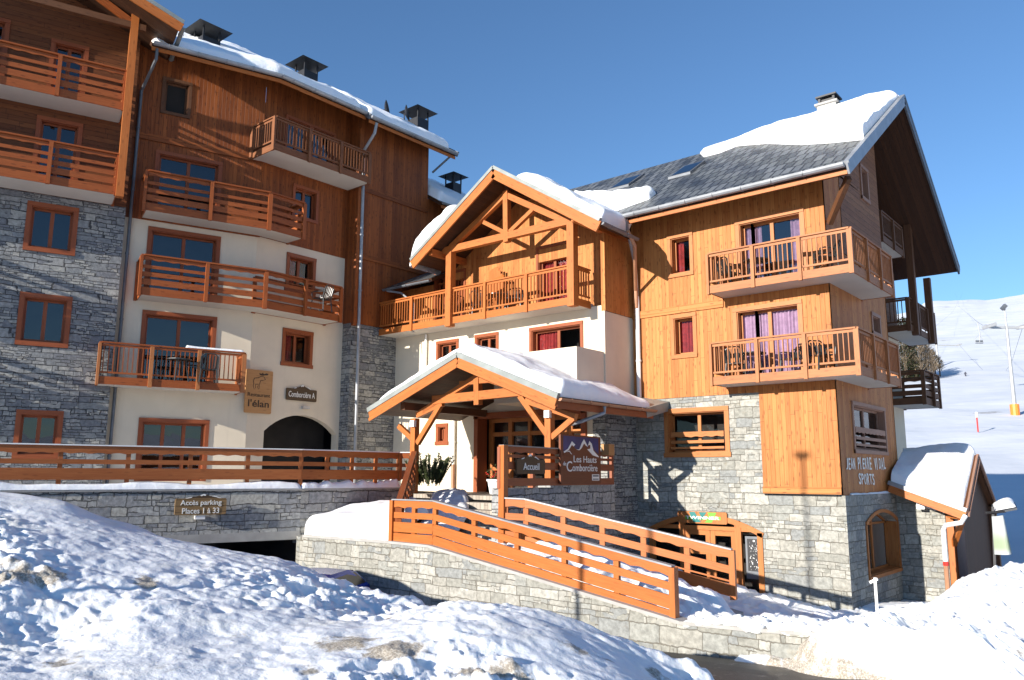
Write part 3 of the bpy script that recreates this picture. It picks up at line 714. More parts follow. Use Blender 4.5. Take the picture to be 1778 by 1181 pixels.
# roofs
ez = 13.72; kA = .62
def slope_roof(F, ua, ub, n0, z, depth, uar=None, ubr=None):
    uar = ua if uar is None else uar; ubr = ub if ubr is None else ubr
    return F.p(ua,n0,z), F.p(ub,n0,z), F.p(ubr,n0-depth,z+depth*kA), F.p(uar,n0-depth,z+depth*kA)
e1n = 1.22; xb = bendpt(e1n)+UP*ez; rb_ = bendpt(e1n-6.5)+UP*(ez+6.5*kA)
mb = MB()
P1a, _, _, P1d = slope_roof(F1, 2.6, 6, e1n, ez, 6.5)
roof_slab(mb, P1a, xb, rb_, P1d, .14, 0, 1)
q2 = 18.62; P2b = V((xb.x, q2, ez)); P2c = V((rb_.x, q2, rb_.z)); roof_slab(mb, xb, P2b, P2c, rb_, .14, 0, 1)
ez3 = 13.55; e3 = -22.78
R3a, R3b = V((e3,18.62,ez3)), V((e3,23.35,ez3)); R3c, R3d = V((e3-6,23.35,ez3+6*kA)), V((e3-6,18.62,ez3+6*kA)); roof_slab(mb, R3a, R3b, R3c, R3d, .14, 0, 1)
R4a, R4b = V((-22.9,22.7,11.25)), V((-22.9,27.5,11.25)); roof_slab(mb, R4a, R4b, V((-27,27.5,11.25+4.1*kA)), V((-27,22.7,11.25+4.1*kA)), .14, 0, 1)
# rear slopes
for a, b, bx in ((P1d, rb_, -36), (rb_, P2c, -36), (R3d, R3c, -36)):
    roof_slab(mb, V((bx, b.y, 12)), V((bx, a.y, 12)), a, b, .14, 0, 1)
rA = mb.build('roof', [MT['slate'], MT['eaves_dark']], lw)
mb = MB()
for a, b in ((P1a, xb), (xb, P2b), (R3a, R3b), (R4a, R4b)): mb.bar(a-UP*.17-V((.03,0,0)), b-UP*.17-V((.03,0,0)), .04, .12)
mb.build('fascia', MT['beam'], rA)
mb = MB()
for a, b in ((P1a, xb), (xb, P2b)): gutter(mb, a+V((.10,0,-.0)), b+V((.10,0,-.0)), .10)
gutter(mb, R3a+V((.10,0,0)), R3b+V((.10,0,0)), .10); gutter(mb, R4a+V((.07,0,-.02)), R4b+V((.07,0,-.02)), .075)
mb.build('gutter', MT['zinc'], rA)
mb = MB()   # barge end of the third bay roof
mb.bar(R3b+V((.1,.03,-.03)), R3c+V((0,.03,-.03)), .08, .22); mb.bar(R3a+V((.08,-.03,-.03)), R3d+V((0,-.03,-.03)), .06, .2)
mb.build('bargeboard', MT['zinc_dark'], rA)
# down pipes
def pipe(parent, pts, r=.055, mat='zinc', name='downpipe'):
    mb = MB(); mb.tube(pts, r, 8)
    for a, b in zip(pts, pts[1:]):
        if abs((V(b)-V(a)).normalized().z) > .9:
            L = (V(b)-V(a)).length; k = int(L/1.9)
            for i in range(k):
                P = V(a).lerp(V(b), (i+.6)/k); mb.tube([P-UP*.03, P+UP*.03], r*1.3, 8)
    return mb.build(name, MT[mat], parent, smooth=False)
pipe(lw, [F1.p(2.75,1.25,13.55), F1.p(2.75,1.2,13.2), F1.p(2.5,.12,12.5), F1.p(2.48,.12,-.3)], .05, 'zinc_dark')
pipe(lw, [V((-22.75,18.95,13.4)), V((-22.85,18.95,13.0)), V((-23.5,19.0,12.5)), V((-23.52,19.1,-.4))], .06, 'zinc')
pipe(lw, [V((-22.8,23.1,13.4)), V((-23.5,22.7,12.7))], .045, 'zinc_dark')
# chimneys
def chimney(px, py, frame_pt, s=1.0, h=1.0):
    c = MB(); P = frame_pt; w = .36*s
    c.box(Fr(P, (1,0,0), (0,1,0)), -w, w, -w, w, -1.2, h*.55)
    ch = c.build('chimney', MT['black'], lw)
    c = MB(); z = P+UP*(h*.55)
    for a in (-1,1):
        for b in (-1,1): c.bar(z+V((a*w*.92,b*w*.92,0)), z+V((a*w*.92,b*w*.92,.38)), .05, .05)
    q = w*1.9; t = z+UP*.36
    base = [t+V((a*q,b*q,0)) for a, b in ((-1,-1),(1,-1),(1,1),(-1,1))]
    for i in range(4): c.face([base[i], base[(i+1)%4], t+UP*.34*s])
    c.face(base); c.build('chimney_cap', MT['black'], ch)
for (x, y, xp, s, dz_) in ((360,62,None,.95,.75), (532,128,-26.2,.92,.52), (726,208,-25.0,.92,.55), (787,325,-25.0,.75,.28)):
    P = hpl(x, y, NA*-29.2, NA) if xp is None else hp(x, y, xp)
    chimney(x, y, P-UP*dz_, s, 1.0*s)
def dish(P, s):
    c = MB(); N = 14; ax = V((.80,.58,.15)).normalized(); a = ax.orthogonal().normalized(); b = ax.cross(a)
    rings = [[P+(a*math.cos(6.2832*i/N)+b*math.sin(6.2832*i/N))*r*s+ax*(r*r*.35*s) for i in range(N)] for r in (.001,.35,.7,1)]
    for k in range(3):
        for i in range(N): c.face([rings[k][i], rings[k][(i+1)%N], rings[k+1][(i+1)%N], rings[k+1][i]])
    c.bar(P-UP*.9, P-ax*.03, .04, .04); return c
dish(hp(668,190,-24.6), .38).build('satellite_dish', MT['black'], lw); dish(hp(703,197,-24.6), .36).build('satellite_dish', MT['black'], lw)
# snow on this wing
nA1 = (NA*kA+UP).normalized(); nA2 = (V((kA,0,1))).normalized()
def ln(a, b, dn=0): a, b = V(a), V(b); return lambda s: a.lerp(b, s)
dn = (V((-1,0,kA)))*.2
snow_sheet('roof_snow', polyline([P1a+UP*.02-NA*.1, xb+UP*.02+dn, P2b+V((0,-.05,.02))+dn]), polyline([P1d, rb_, P2c+V((0,-.05,0))]), nA2, .30, 'long snow blanket on the roof between the stone chalet and the second black chimney', ns=110, nt=26, r=.3, group='snow lying on the roofs', edge=(1,1,1,1))
snow_sheet('roof_snow', ln(R3a+V((0,.1,.02))+dn, R3b+V((0,-.12,.02))+dn), ln(R3d+V((0,.1,0)), R3c+V((0,-.12,0))), nA2, .36, 'snow slab on the roof end beside the third black chimney', ns=60, nt=24, r=.3, group='snow lying on the roofs')
snow_sheet('roof_snow', ln(R4a+V((0,.0,.02))+dn, R4b+dn), ln(V((-27,22.7,11.25+4.1*kA)), V((-27,27.5,11.25+4.1*kA))), nA2, .4, 'snow on the low roof around the smallest black chimney', ns=50, nt=20, r=.3, group='snow lying on the roofs')
# ================================================================== ENTRANCE WING (gable with the timber truss)
ew = empty('entrance_wing', FM.p(-17, 0, -.6), 'cream entrance wing with an open timber gable truss over a balcony', 'building')
zM = 5.36; mL, mR = -23.7, -13.86
opM = [(hq(924,569,21.1).x, hq(1008,569,21.1).x, 3.9, hq(924,575,21.1).z), (hq(762,594,21.1).x, hq(793,594,21.1).x, 3.55, hq(762,598,21.1).z), (hq(829,584,21.1).x, hq(862,584,21.1).x, 3.55, hq(829,587,21.1).z),
       (hq(762,742,21.1).x, hq(774,742,21.1).x, hq(762,767,21.1).z, hq(762,742,21.1).z), (-19.2, -14.75, -.56, 2.0)]
mb = MB(); wall(mb, FM, mL, mR, -1.2, zM+.03, opM)
SM = Fr((mR,0,0), (0,1,0), (1,0,0))
wall(mb, SM, 21.1, 22.83, 1.9, 5.2); mb.build('plaster_wall', MT['plaster'], ew)
mb = MB(); wall(mb, SM, 21.1-.02, 22.83, -3.4, 1.9, n=.02); mb.face([V((mR+.02,21.08,-3.4)), V((mR-.5,21.08,-3.4)), V((mR-.5,21.08,1.9)), V((mR+.02,21.08,1.9))]); mb.build('stone_wall', MT['stone_shaded'], ew)
opU = [(hq(935,440,21.3).x, hq(985,440,21.3).x, 5.65, hq(935,434,21.3).z), (hq(758,480,21.3).x, hq(776,480,21.3).x, 5.65, hq(760,478,21.3).z), (hq(790,472,21.3).x, hq(806,472,21.3).x, 5.65, hq(792,474,21.3).z)]
rz = 10.25; rp = -17.08; kM = .645; qg = 19.4
def zr(p): return rz-abs(p-rp)*kM
mb = MB(); FU = Fr((0,21.3,0), (1,0,0), (0,-1,0))
wall(mb, FU, mL, mR, zM-.1, 7.3, opU)
for a, b in ((-20.9,rp),(rp,mR)): mb.face([FU.p(a,0,7.3), FU.p(b,0,7.3), FU.p(b,0,zr(b)-.1), FU.p(a,0,zr(a)-.1)])
SU = Fr((mR,0,0), (0,1,0), (1,0,0)); wall(mb, SU, 21.1, 22.83, 5.2, 8.0, n=.03)
mb.face([FU.p(mR+.03,.2,5.2), FU.p(mR-.12,.2,5.2), FU.p(mR-.12,.2,8.0), FU.p(mR+.03,.2,8.0)])
mb.face([FU.p(mR-.12,.2,5.2), FU.p(mR-.12,0,5.2), FU.p(mR-.12,0,8.0), FU.p(mR-.12,.2,8.0)])
mb.build('timber_wall', MT['wood_B'], ew)
mb = MB()
for q in (22.3,): mb.face([V((mL,q,-1.2)), V((mR-.4,q,-1.2)), V((mR-.4,q,7.8)), V((mL,q,7.8))])
mb.build('rear_wall', MT['inside'], ew)
window(ew, FM, opM[0], 'trim', True, tw=.11, muls=1, curtain='curtain_red', cur='left', glass='glass_clear', sb=.2)
for o in opM[1:3]: window(ew, FM, o, 'trim', True, tw=.11, muls=1)
window(ew, FM, opM[3], 'trim', True, tw=.13, muls=1, sill=True)
for o, c in zip(opU, ('curtain_red', None, None)): window(ew, FU, o, 'trim', True, tw=.09, muls=1, name='balcony_door', curtain=c, cur='full', glass='glass_clear')
# glazed entrance
mb = MB(); o = opM[4]; s_ = -.55
for u, w in ((-19.1,.18),(-18.2,.16),(-17.35,.10),(-16.45,.10),(-15.6,.16),(-14.85,.16)): mb.bar(FM.p(u,s_,-.56), FM.p(u,s_,2.0), .10, w, FM.u)
for z, w in ((-.48,.14),(.25,.12),(1.45,.14),(1.93,.14)): mb.bar(FM.p(-19.2,s_-.005,z), FM.p(-14.75,s_-.005,z), .08, w)
ed = mb.build('entrance_door', MT['trim_B'], ew)
mb = MB(); mb.face([FM.p(-19.2,s_-.05,-.5), FM.p(-14.75,s_-.05,-.5), FM.p(-14.75,s_-.05,2), FM.p(-19.2,s_-.05,2)]); mb.build('pane', MT['glass'], ed)
mb = MB()
for u in (-19.28,-14.68): mb.bar(FM.p(u,-.15,-.56), FM.p(u,-.15,2.1), .5, .18, FM.u)
mb.bar(FM.p(-19.4,-.15,2.08), FM.p(-14.6,-.15,2.08), .5, .2); mb.build('door_frame', MT['trim'], ew)
# small balcony box with solid parapet
mb = MB(); bx0, bq = -17.2, 19.6
mb.box(Fr((0,0,0),(1,0,0),(0,1,0)), bx0, -13.9, bq, 21.09, 2.3, 3.87); mb.build('parapet', MT['plaster'], ew)
# truss balcony
balcony(ew, Fr((0,0,0),(1,0,0),(0,1,0)), [(-23.6,20.15),(-14.42,20.15),(-14.42,21.1)], 5.33, 6.63, 'bal', 'rail', 'rail', spacing=1.75, endposts=False, close=[(-14.42,21.4),(-23.6,21.4)])
FTq = 20.12
def c5(x, y, q=FTq): return hq(680+x/3.1083, 260+y/3.1083, q)
mb = MB(); mb.bar(c5(272,552), c5(998,378), .20, .24); mb.build('tie_beam', MT['beam'], ew)
for A, B, w in (((320,530),(618,243),.2), ((630,250),(935,385),.2)):
    mb = MB(); mb.bar(c5(*A), c5(*B), .16, w); mb.build('rafter', MT['beam'], ew)
for A, B in (((500,392),(612,448)), ((640,445),(765,325))):
    mb = MB(); mb.bar(c5(*A), c5(*B), .14, .14); mb.build('strut', MT['beam'], ew)
mb = MB(); mb.bar(c5(621,225), c5(624,500), .2, .2, V((1,0,0))); mb.build('king_post', MT['beam'], ew)
for A, B in (((318,555),(316,955)), ((970,395),(982,845))):
    mb = MB(); a = c5(*A); b = c5(*B); b.x = a.x = (a.x+b.x)/2; mb.bar(a, b, .26, .26, V((1,0,0))); mb.build('timber_post', MT['beam'], ew)
mb = MB(); mb.bar(c5(621,225)+V((0,0,.1)), V((rp,22.8,rz-.42)), .18, .22)
mb.build('ridge_purlin', MT['beam_dark'], ew)
for px_, pz in (((-20.2),0), ((-13.9),0)):
    mb = MB(); mb.bar(V((px_, 19.5, zr(px_)-.32)), V((px_, 22.8, zr(px_)-.32)), .18, .22); mb.build('purlin', MT['beam'], ew)
# gable roof
mb = MB()
pe, pw_ = -12.87, -21.0; qb = 26.5
Rg, Rb = V((rp,qg,rz)), V((rp,24.6,rz))
roof_slab(mb, V((pe,qg,zr(pe))), V((pe,21.5,zr(pe))), Rb, Rg, .16, 0, 1)
roof_slab(mb, V((pw_,24.2,zr(pw_))), V((pw_,qg,zr(pw_))), Rg, Rb, .16, 0, 1)
roof_slab(mb, V((-23.6,20.35,7.25)), V((-21.0,20.35,7.25)), V((-21.0,23.2,8.6)), V((-23.6,23.2,8.6)), .14, 0, 1)
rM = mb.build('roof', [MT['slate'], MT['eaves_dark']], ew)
for x in (pe, pw_):
    mb = MB(); sg = 1 if x > rp else -1
    mb.bar(V((rp,qg-.04,rz-.18)), V((x,qg-.04,zr(x)-.18)), .06, .34); mb.build('bargeboard', MT['beam'], rM)
    mb = MB(); mb.bar(V((rp,qg-.04,rz+.04)), V((x+sg*.06,qg-.04,zr(x)+.02)), .12, .11); mb.build('roof_edge', MT['zinc_edge'], rM)
mb = MB(); gutter(mb, V((pe+.09,qg,zr(pe)-.05)), V((pe+.09,21.4,zr(pe)-.1)), .08); gutter(mb, V((-23.6,20.28,7.18)), V((-21.0,20.28,7.16)), .08); mb.build('gutter', MT['zinc_dark'], rM)
pipe(ew, [V((-23.4,20.3,7.1)), V((-22.6,20.3,6.9)), V((-21.9,20.35,6.4)), V((-21.9,20.35,5.3))], .04, 'zinc')
pipe(ew, [V((pe+.05,20.9,7.6)), V((pe+.05,21.3,7.2)), V((-13.6,22.6,6.1)), V((-13.62,22.65,5.5))], .06, 'copper')
pipe(ew, [V((-21.9,21.0,5.3)), V((-21.9,21.0,2.6))], .045, 'white')
pipe(ew, [V((-20.35,20.98,2.4)), V((-20.35,20.98,.4))], .06, 'white'); pipe(ew, [V((-20.35,20.98,.4)), V((-20.35,20.98,-.56))], .066, 'copper')
nMr, nMl = V((kM,0,1)).normalized(), V((-kM,0,1)).normalized()
sl_ = lambda x, q: V((x, q, zr(x)+.01))
snow_sheet('roof_snow', ln(sl_(pe-.05,qg+.12), sl_(pe-.6,22.0)), ln(sl_(rp+.75,qg+.12), sl_(rp+.5,24.5)), nMr, .40, 'thick snow on the right slope of the truss gable, reaching the slate roof', ns=50, nt=40, r=.3, edge=(1,1,1,0), group='snow lying on the roofs', seed=4)
snow_sheet('roof_snow', ln(sl_(pw_-.30,22.5), sl_(pw_-.30,qg+.1)), ln(sl_(-18.6,22.5), sl_(-18.9,qg+.1)), nMl, 1.15, 'bulging snow about to slide off the left slope of the truss gable', ns=50, nt=40, r=.7, drop=.2, group='snow lying on the roofs', seed=9)
# privacy screen on the balcony
mb = MB()
q0 = 21.2; p0 = -18.75
for i in range(9):
    t = i/8; zt = 7.35-.10*abs(t-.4)*2-(.35*max(0,t-.6)/.4)
    mb.bar(V((p0+.9*t, q0-.12-.30*t, 5.6)), V((p0+.9*t, q0-.12-.30*t, zt)), .025, .085, V((1,0,0)))
mb.bar(V((p0-.04,q0-.1,5.75)), V((p0+.95,q0-.43,5.75)), .04, .07); mb.bar(V((p0-.04,q0-.1,6.9)), V((p0+.95,q0-.43,6.9)), .04, .07)
mb.build('privacy_screen', MT['rail'], ew)

# ================================================================== RIGHT CHALET
rc = empty('corner_chalet', FB.p(-10.5, 0, -3.4), 'honey timber chalet on a pale stone base with a slate roof', 'building')
bL = mR; bR = -7.4; zs = 2.46
bay = hq(1322,760,22.83).x; bz = -.47
opS = [(*[hq(x,715,22.83).x for x in (1160,1258)], hq(1200,786,22.83).z, hq(1200,716,22.83).z), (hq(1129,905,22.83).x, -9.72, -3.35, hq(1228,893,22.83).z, .48)]
opW = [(hq(1165,416,22.83).x, hq(1198,416,22.83).x, hq(1180,475,22.83).z, hq(1180,413,22.83).z), (hq(1171,552,22.83).x, hq(1204,552,22.83).x, hq(1186,616,22.83).z, hq(1186,552,22.83).z),
       (hq(1284,390,22.83).x, hq(1389,370,22.83).x, 5.75, hq(1284,391,22.83).z), (hq(1280,541,22.83).x, hq(1386,530,22.83).x, 2.95, hq(1284,542,22.83).z)]
mb = MB(); wall(mb, FB, bL, bay, -3.9, zs, opS, th=.35); wall(mb, FB, bay, bR, -3.9, bz, opS, th=.35)
opA = (hp(1503,990,-7.4).y, hp(1556,975,-7.4).y, hp(1503,1001,-7.4).z, hp(1530,889,-7.4).z, .32)
mb.face([V((bay,22.83,bz)), V((bay,22.6,bz)), V((bR,22.6,bz)), V((bR,22.83,bz))])
wall(mb, FC, 22.74, 27.6, -3.9, bz-.03, [opA], n=.10, th=.4)
mb.face([V((-7.3,22.74,-3.9)), V((-7.4,22.74,-3.9)), V((-7.4,22.74,bz-.03)), V((-7.3,22.74,bz-.03))])
mb.face([V((-7.3,22.74,bz-.03)), V((-7.3,27.6,bz-.03)), V((-7.42,27.6,bz-.03)), V((-7.42,22.74,bz-.03))])
FS = Fr((0,27.6,0),(1,0,0),(0,-1,0))
for a, b in ((-7.35,-6.9),(-6.9,-6.4),(-6.4,-5.95)):
    zt = lambda p: -.28-(p+6.8)*.55
    mb.face([FS.p(a,0,-3.9), FS.p(b,0,-3.9), FS.p(b,0,zt(b)), FS.p(a,0,zt(a))])
mb.face([V((-5.95,27.6,-3.9)), V((-5.95,28.2,-3.9)), V((-5.95,28.2,-.9)), V((-5.95,27.6,-.9))])
mb.build('stone_wall', MT['stone'], rc)
# timber front
mb = MB(); wall(mb, FB, bL, bay, zs, 8.95, opW, n=.03); wall(mb, FB, bay, bR, bz, 8.95, opW, n=.03)
mb.face([FB.p(bL,.03,zs), FB.p(bay,.03,zs), FB.p(bay,-.02,zs), FB.p(bL,-.02,zs)]); mb.face([FB.p(bay,.03,bz), FB.p(bR,.03,bz), FB.p(bR,-.02,bz), FB.p(bay,-.02,bz)])
mb.face([FB.p(bay,.03,bz), FB.p(bay,-.25,bz), FB.p(bay,-.25,zs), FB.p(bay,.03,zs)])
mb.bar(FB.p(bL,.055,5.28), FB.p(-10.6,.055,5.28), .05, .24); mb.bar(FB.p(bay,.055,bz+.1), FB.p(bR,.055,bz+.1), .05, .2)
zroof = lambda q: 8.31+(q-21.55)*.665
opC = [FC.rect(1478,703,1537,785), FC.rect(1512,548,1526,581), FC.rect(1491,291,1505,350)]
opCw = [o for o in opC]
q5 = 28.3
wall(mb, FC, 22.80, q5, bz-.03, 6.6, opCw[:2], n=.03)
wall(mb, FC, 22.80, 24.2, 6.6, 9.1, [], n=.03)
mb.build('timber_wall', MT['wood_B'], rc)
mb = MB(); wall(mb, FC, 24.2, q5, 6.6, 9.1, [opCw[2]], n=.045)
cc = opCw[2]
for a, b in ((22.83,cc[0]),(cc[1],q5)): mb.face([FC.p(a,.045,9.1), FC.p(b,.045,9.1), FC.p(b,.045,zroof(b)-.2), FC.p(a,.045,zroof(a)-.2)])
mb.face([FC.p(cc[0],.045,max(9.1,cc[3])), FC.p(cc[1],.045,max(9.1,cc[3])), FC.p(cc[1],.045,zroof(cc[1])-.2), FC.p(cc[0],.045,zroof(cc[0])-.2)])
if cc[3] > 9.1:
    pass
mb.face([FC.p(q5,.045,bz), FC.p(q5,-1.25,bz), FC.p(q5,-1.25,zroof(q5)-.2), FC.p(q5,.045,zroof(q5)-.2)])
mb.build('gable_boarding', MT['wood_H'], rc)
# recessed rear part of the side
mb = MB(); qe = 34.5
wall(mb, FR_, q5, qe, -3.9, 5.4); mb.face([V((-8.6,qe,-3.9)), V((-20,qe,-3.9)), V((-20,qe,8.3)), V((-8.6,qe,8.3))]); mb.build('plaster_wall', MT['plaster'], rc)
mb = MB(); zR = lambda q: 12.85-abs(q-28.38)*.70
wall(mb, FR_, q5, qe, 5.4, 8.2, n=.02); mb.face([FR_.p(q5,.02,8.2), FR_.p(qe,.02,8.2), FR_.p(q5+.1,.02,12.5)]); mb.build('rear_boarding', MT['wood_H'], rc)
mb = MB()
mb.face([V((-19.9,23.95,-3.9)), V((-8.5,23.95,-3.9)), V((-8.5,23.95,9)), V((-19.9,23.95,9))]); mb.face([V((-8.4,23.9,-3.9)), V((-8.4,q5,-3.9)), V((-8.4,q5,11)), V((-8.4,23.9,9))])
mb.face([V((-20,22.9,-3.9)), V((-20,qe,-3.9)), V((-20,qe,8.3)), V((-20,28.4,12.6)), V((-20,22.9,8.9))]); mb.build('rear_wall', MT['inside'], rc)
for i, o in enumerate(opW[:2]): window(rc, FB, o, 'trim_B', True, tw=.12, muls=0, n=.03, curtain='curtain_red', cur='left' if i == 0 else 'full', glass='glass_clear', sb=.24)
for i, o in enumerate(opW[2:]): window(rc, FB, o, 'trim_B', True, tw=.13, muls=1, n=.03, curtain='curtain_mauve', cur='both' if i == 0 else 'full', glass='glass' if i == 0 else 'glass_clear', name='balcony_door', sb=.24)
ws = window(rc, FB, opS[0], 'trim_B', True, tw=.14, muls=1, sb=.26, glass='glass_clear', sill=True)
def flowerboard(F, o, n, mat, par):
    m_ = MB(); u0, u1, z0, z1 = o[:4]; a, b = F.p(u0+.06,n,z0+.12), F.p(u1-.06,n,z0+.12); h = (z1-z0)
    m_.bar(a+UP*(h*.02), b+UP*(h*.02), .03, .07); m_.bar(a+UP*(h*.17), b+UP*(h*.17), .03, .09); wavy(m_, a, b, h*.28, h*.42, .03, F.n, .03, .35, 'lo'); m_.build('guard_rail', MT[mat], par)
flowerboard(FB, opS[0], -.02, 'trim_B', ws)
for i, o in enumerate(opC): 
    w = window(rc, FC, o, 'trim_pink', True, tw=.11, muls=1 if i == 0 else 0, n=.045 if i == 2 else .03, glass='glass', sb=.2)
    if i == 0: flowerboard(FC, o, .05, 'trim_pink', w)
window(rc, FC, opA, 'trim_B', True, tw=.1, muls=1, n=.10, sb=.34, glass='glass')
# arched shop front
o = opS[1]; mb = MB(); s_ = -.18
N = 16
for i in range(N):
    a = arc(o[0]-.02,o[1]+.02,o[3],o[4],i/N); b = arc(o[0]-.02,o[1]+.02,o[3],o[4],(i+1)/N); mb.bar(FB.p(a[0],-.02,a[1]-.07), FB.p(b[0],-.02,b[1]-.07), .12, .15)
for u in (o[0]+.06, o[1]-.07): mb.bar(FB.p(u,-.02,o[2]), FB.p(u,-.02,o[3]-o[4]), .12, .16, FB.u)
du0 = hq(1184,930,22.83).x; du1 = hq(1281,930,22.83).x; dm = (du0+du1)/2
for u, w in ((du0,.16),(du1,.2)): mb.bar(FB.p(u,-.06,o[2]), FB.p(u,-.06,o[3]-.15), .12, w, FB.u)
zt = hq(1230,917,22.83).z
mb.bar(FB.p(o[0],-.07,zt), FB.p(o[1],-.07,zt), .1, .12)
sf = mb.build('shop_front', MT['trim_B'], rc)
for a, b in ((du0+.08,dm-.01),(dm+.01,du1-.1)):
    m2 = MB()
    for u in (a+.07,b-.07): m2.bar(FB.p(u,-.1,o[2]+.05), FB.p(u,-.1,zt-.06), .06, .15, FB.u)
    for z, w in ((o[2]+.2,.3),(zt-.14,.15),(-2.25,.12)): m2.bar(FB.p(a,-.105,z), FB.p(b,-.105,z), .05, w)
    m2.build('door_leaf', MT['trim_B'], sf)
m2 = MB(); m2.face([FB.p(o[0],-.14,o[2]), FB.p(o[1],-.14,o[2]), FB.p(o[1],-.14,o[3]-o[4]), FB.p((o[0]+o[1])/2,-.14,o[3]), FB.p(o[0],-.14,o[3]-o[4])]); m2.build('pane', MT['glass_clear'], sf)
# dark display board of the shop in the right pane
m2 = MB(); u0, u1 = hq(1293,930,22.83).x, hq(1321,930,22.83).x; zb, zc = hq(1310,1006,22.83).z, hq(1310,932,22.83).z
m2.box(FB, u0, u1, -.10, -.02, zb, zc); db = m2.build('display_case', MT['zinc_dark'], rc)
m2 = MB(); m2.box(FB, u0+.06, u1-.06, -.018, -.012, zb+.22, zc-.07)
m2.build('display_glass', MT['black'], db)
m2 = MB()
for i in range(70):
    u = u0+.1+random.random()*(u1-u0-.2); z = zb+.25+random.random()*(zc-zb-.36); s_ = .006+.014*random.random()**2; m2.box(FB, u, u+s_, -.011, -.008, z, z+s_*1.6)
m2.box(FB, u0+.24, u1-.2, -.011, -.008, zc-.15, zc-.10); m2.build('picture', MT['white'], db)
# balconies of the front corner
for z0, z1 in ((2.66, 3.93), (5.42, 6.68)):
    balcony(rc, Fr((0,0,0),(1,0,0),(0,1,0)), [(-10.58,22.83),(-10.58,21.88),(-6.47,21.88),(-6.47,25.7),(-7.4,25.7)], z0, z1, 'bal', 'rail_B', 'rail_B', spacing=1.36, endposts=True, pw=.1)
balcony(rc, FR_, [(28.6,0),(28.6,1.2),(31.2,1.2),(31.2,0)], 8.0, 9.12, 'bal', 'beam_dark', 'beam_dark', spacing=1.3)
balcony(rc, FR_, [(32.2,0),(32.2,1.0),(36.2,1.0),(36.2,0)], 5.42, 6.7, 'bal', 'beam_dark', 'beam_dark', spacing=1.3)
balcony(rc, FR_, [(32.3,0),(32.3,1.3),(34.6,1.3),(34.6,0)], 2.66, 3.93, 'plank', 'beam_dark', 'beam_dark', spacing=1.2)
for q, x in ((32.75,-7.52),(35.2,-7.52)):
    mb = MB(); mb.bar(V((x,q,5.3)), V((x,q,zR(q)-.1)), .24, .24, V((1,0,0))); mb.build('timber_post', MT['beam_dark'], rc)
# roof
pg = -6.33
mb = MB(); ql = -21
roof_slab(mb, V((ql,21.55,8.31)), V((pg,21.55,8.31)), V((pg,28.38,12.85)), V((ql,28.38,12.85)), .17, 0, 1)
roof_slab(mb, V((pg,35.0,8.14)), V((ql,35.0,8.14)), V((ql,28.38,12.85)), V((pg,28.38,12.85)), .17, 0, 1)
rB = mb.build('roof', [MT['slate'], MT['eaves_dark']], rc)
for a, b in ((V((pg,21.55,8.31)),V((pg,28.38,12.85))), (V((pg,35.0,8.14)),V((pg,28.38,12.85)))):
    mb = MB(); mb.bar(a+V((.03,0,-.12)), b+V((.03,0,-.12)), .06, .30); mb.bar(a+V((0,0,.06)), b+V((0,0,.06)), .14, .10); mb.build('bargeboard', MT['zinc' if a.y < 28 else 'zinc_dark'], rB)
mb = MB(); mb.bar(V((-13.2,21.6,8.13)), V((pg,21.6,8.13)), .05, .13); mb.build('fascia', MT['beam'], rB)
mb = MB(); gutter(mb, V((-13.3,21.43,8.33)), V((pg-.02,21.43,8.33)), .12); mb.build('gutter', MT['zinc'], rB)
mb = MB()
mb.bar(FC.p(22.9,.1,7.2), V((pg-.1,22.0,8.1)), .14, .18); mb.build('brace', MT['beam_dark'], rB)
for q in (22.2, 24.6, 28.3): mb = MB(); mb.bar(V((-7.6,q,zroof(q)-.35)), V((pg-.15,q,zroof(q)-.35)), .16, .2); mb.build('purlin', MT['beam_dark'], rB)
# roof lights
for x0, y0, x1, y1 in ((1160,312,1215,290),(1055,333,1108,316)):
    on = V((0,-.665,1)).normalized(); oo = V((0,21.55,8.31))
    A_ = hpl(x0,y0,oo,on); B_ = hpl(x1,y1,oo,on); p0, p1 = A_.x, B_.x-.25; q0, q1 = min(A_.y,B_.y), max(A_.y,B_.y)
    p0, p1 = min(p0,p1), max(p0,p1)
    if p1-p0 < .8: p1 = p0+.9
    q1 = q0+1.25
    mb = MB(); z_ = lambda q, h=0: zroof(q)+h
    C4 = [(p0,q0),(p1,q0),(p1,q1),(p0,q1)]
    mb.hexa([V((p,q,z_(q,-.02))) for p, q in C4]+[V((p,q,z_(q,.09))) for p, q in C4]); rl_ = mb.build('roof_light', MT['zinc_dark'], rB)
    mb = MB(); mb.face([V((p,q,z_(q,.10))) for p, q in ((p0+.08,q0+.08),(p1-.08,q0+.08),(p1-.08,q1-.08),(p0+.08,q1-.08))]); mb.build('pane', MT['glass'], rB)
# chimney
P = hq(1440,188,28.3)
mb = MB(); mb.box(Fr(P,(1,0,0),(0,1,0)), -.33, .33, -.33, .33, -1.2, .05); mb.box(Fr(P,(1,0,0),(0,1,0)), -.40, .40, -.40, .40, .05, .12); ch = mb.build('chimney', MT['concrete'], rc)
mb = MB()
for a in (-.25,.25):
    for b in (-.25,.25): mb.bar(P+V((a,b,.12)), P+V((a,b,.36)), .08, .08)
mb.box(Fr(P,(1,0,0),(0,1,0)), -.36, .36, -.36, .36, .34, .40); mb.box(Fr(P,(1,0,0),(0,1,0)), -.2, .2, -.2, .2, .12, .30); mb.build('chimney_cap', MT['black'], ch)
pipe(rc, [V((-13.25,21.5,8.2)), V((-13.4,21.9,7.8)), V((-13.6,22.6,7.0)), V((-13.62,22.7,5.9))], .06, 'zinc'); pipe(rc, [V((-13.62,22.7,5.9)), V((-13.62,22.7,2.3))], .075, 'white')
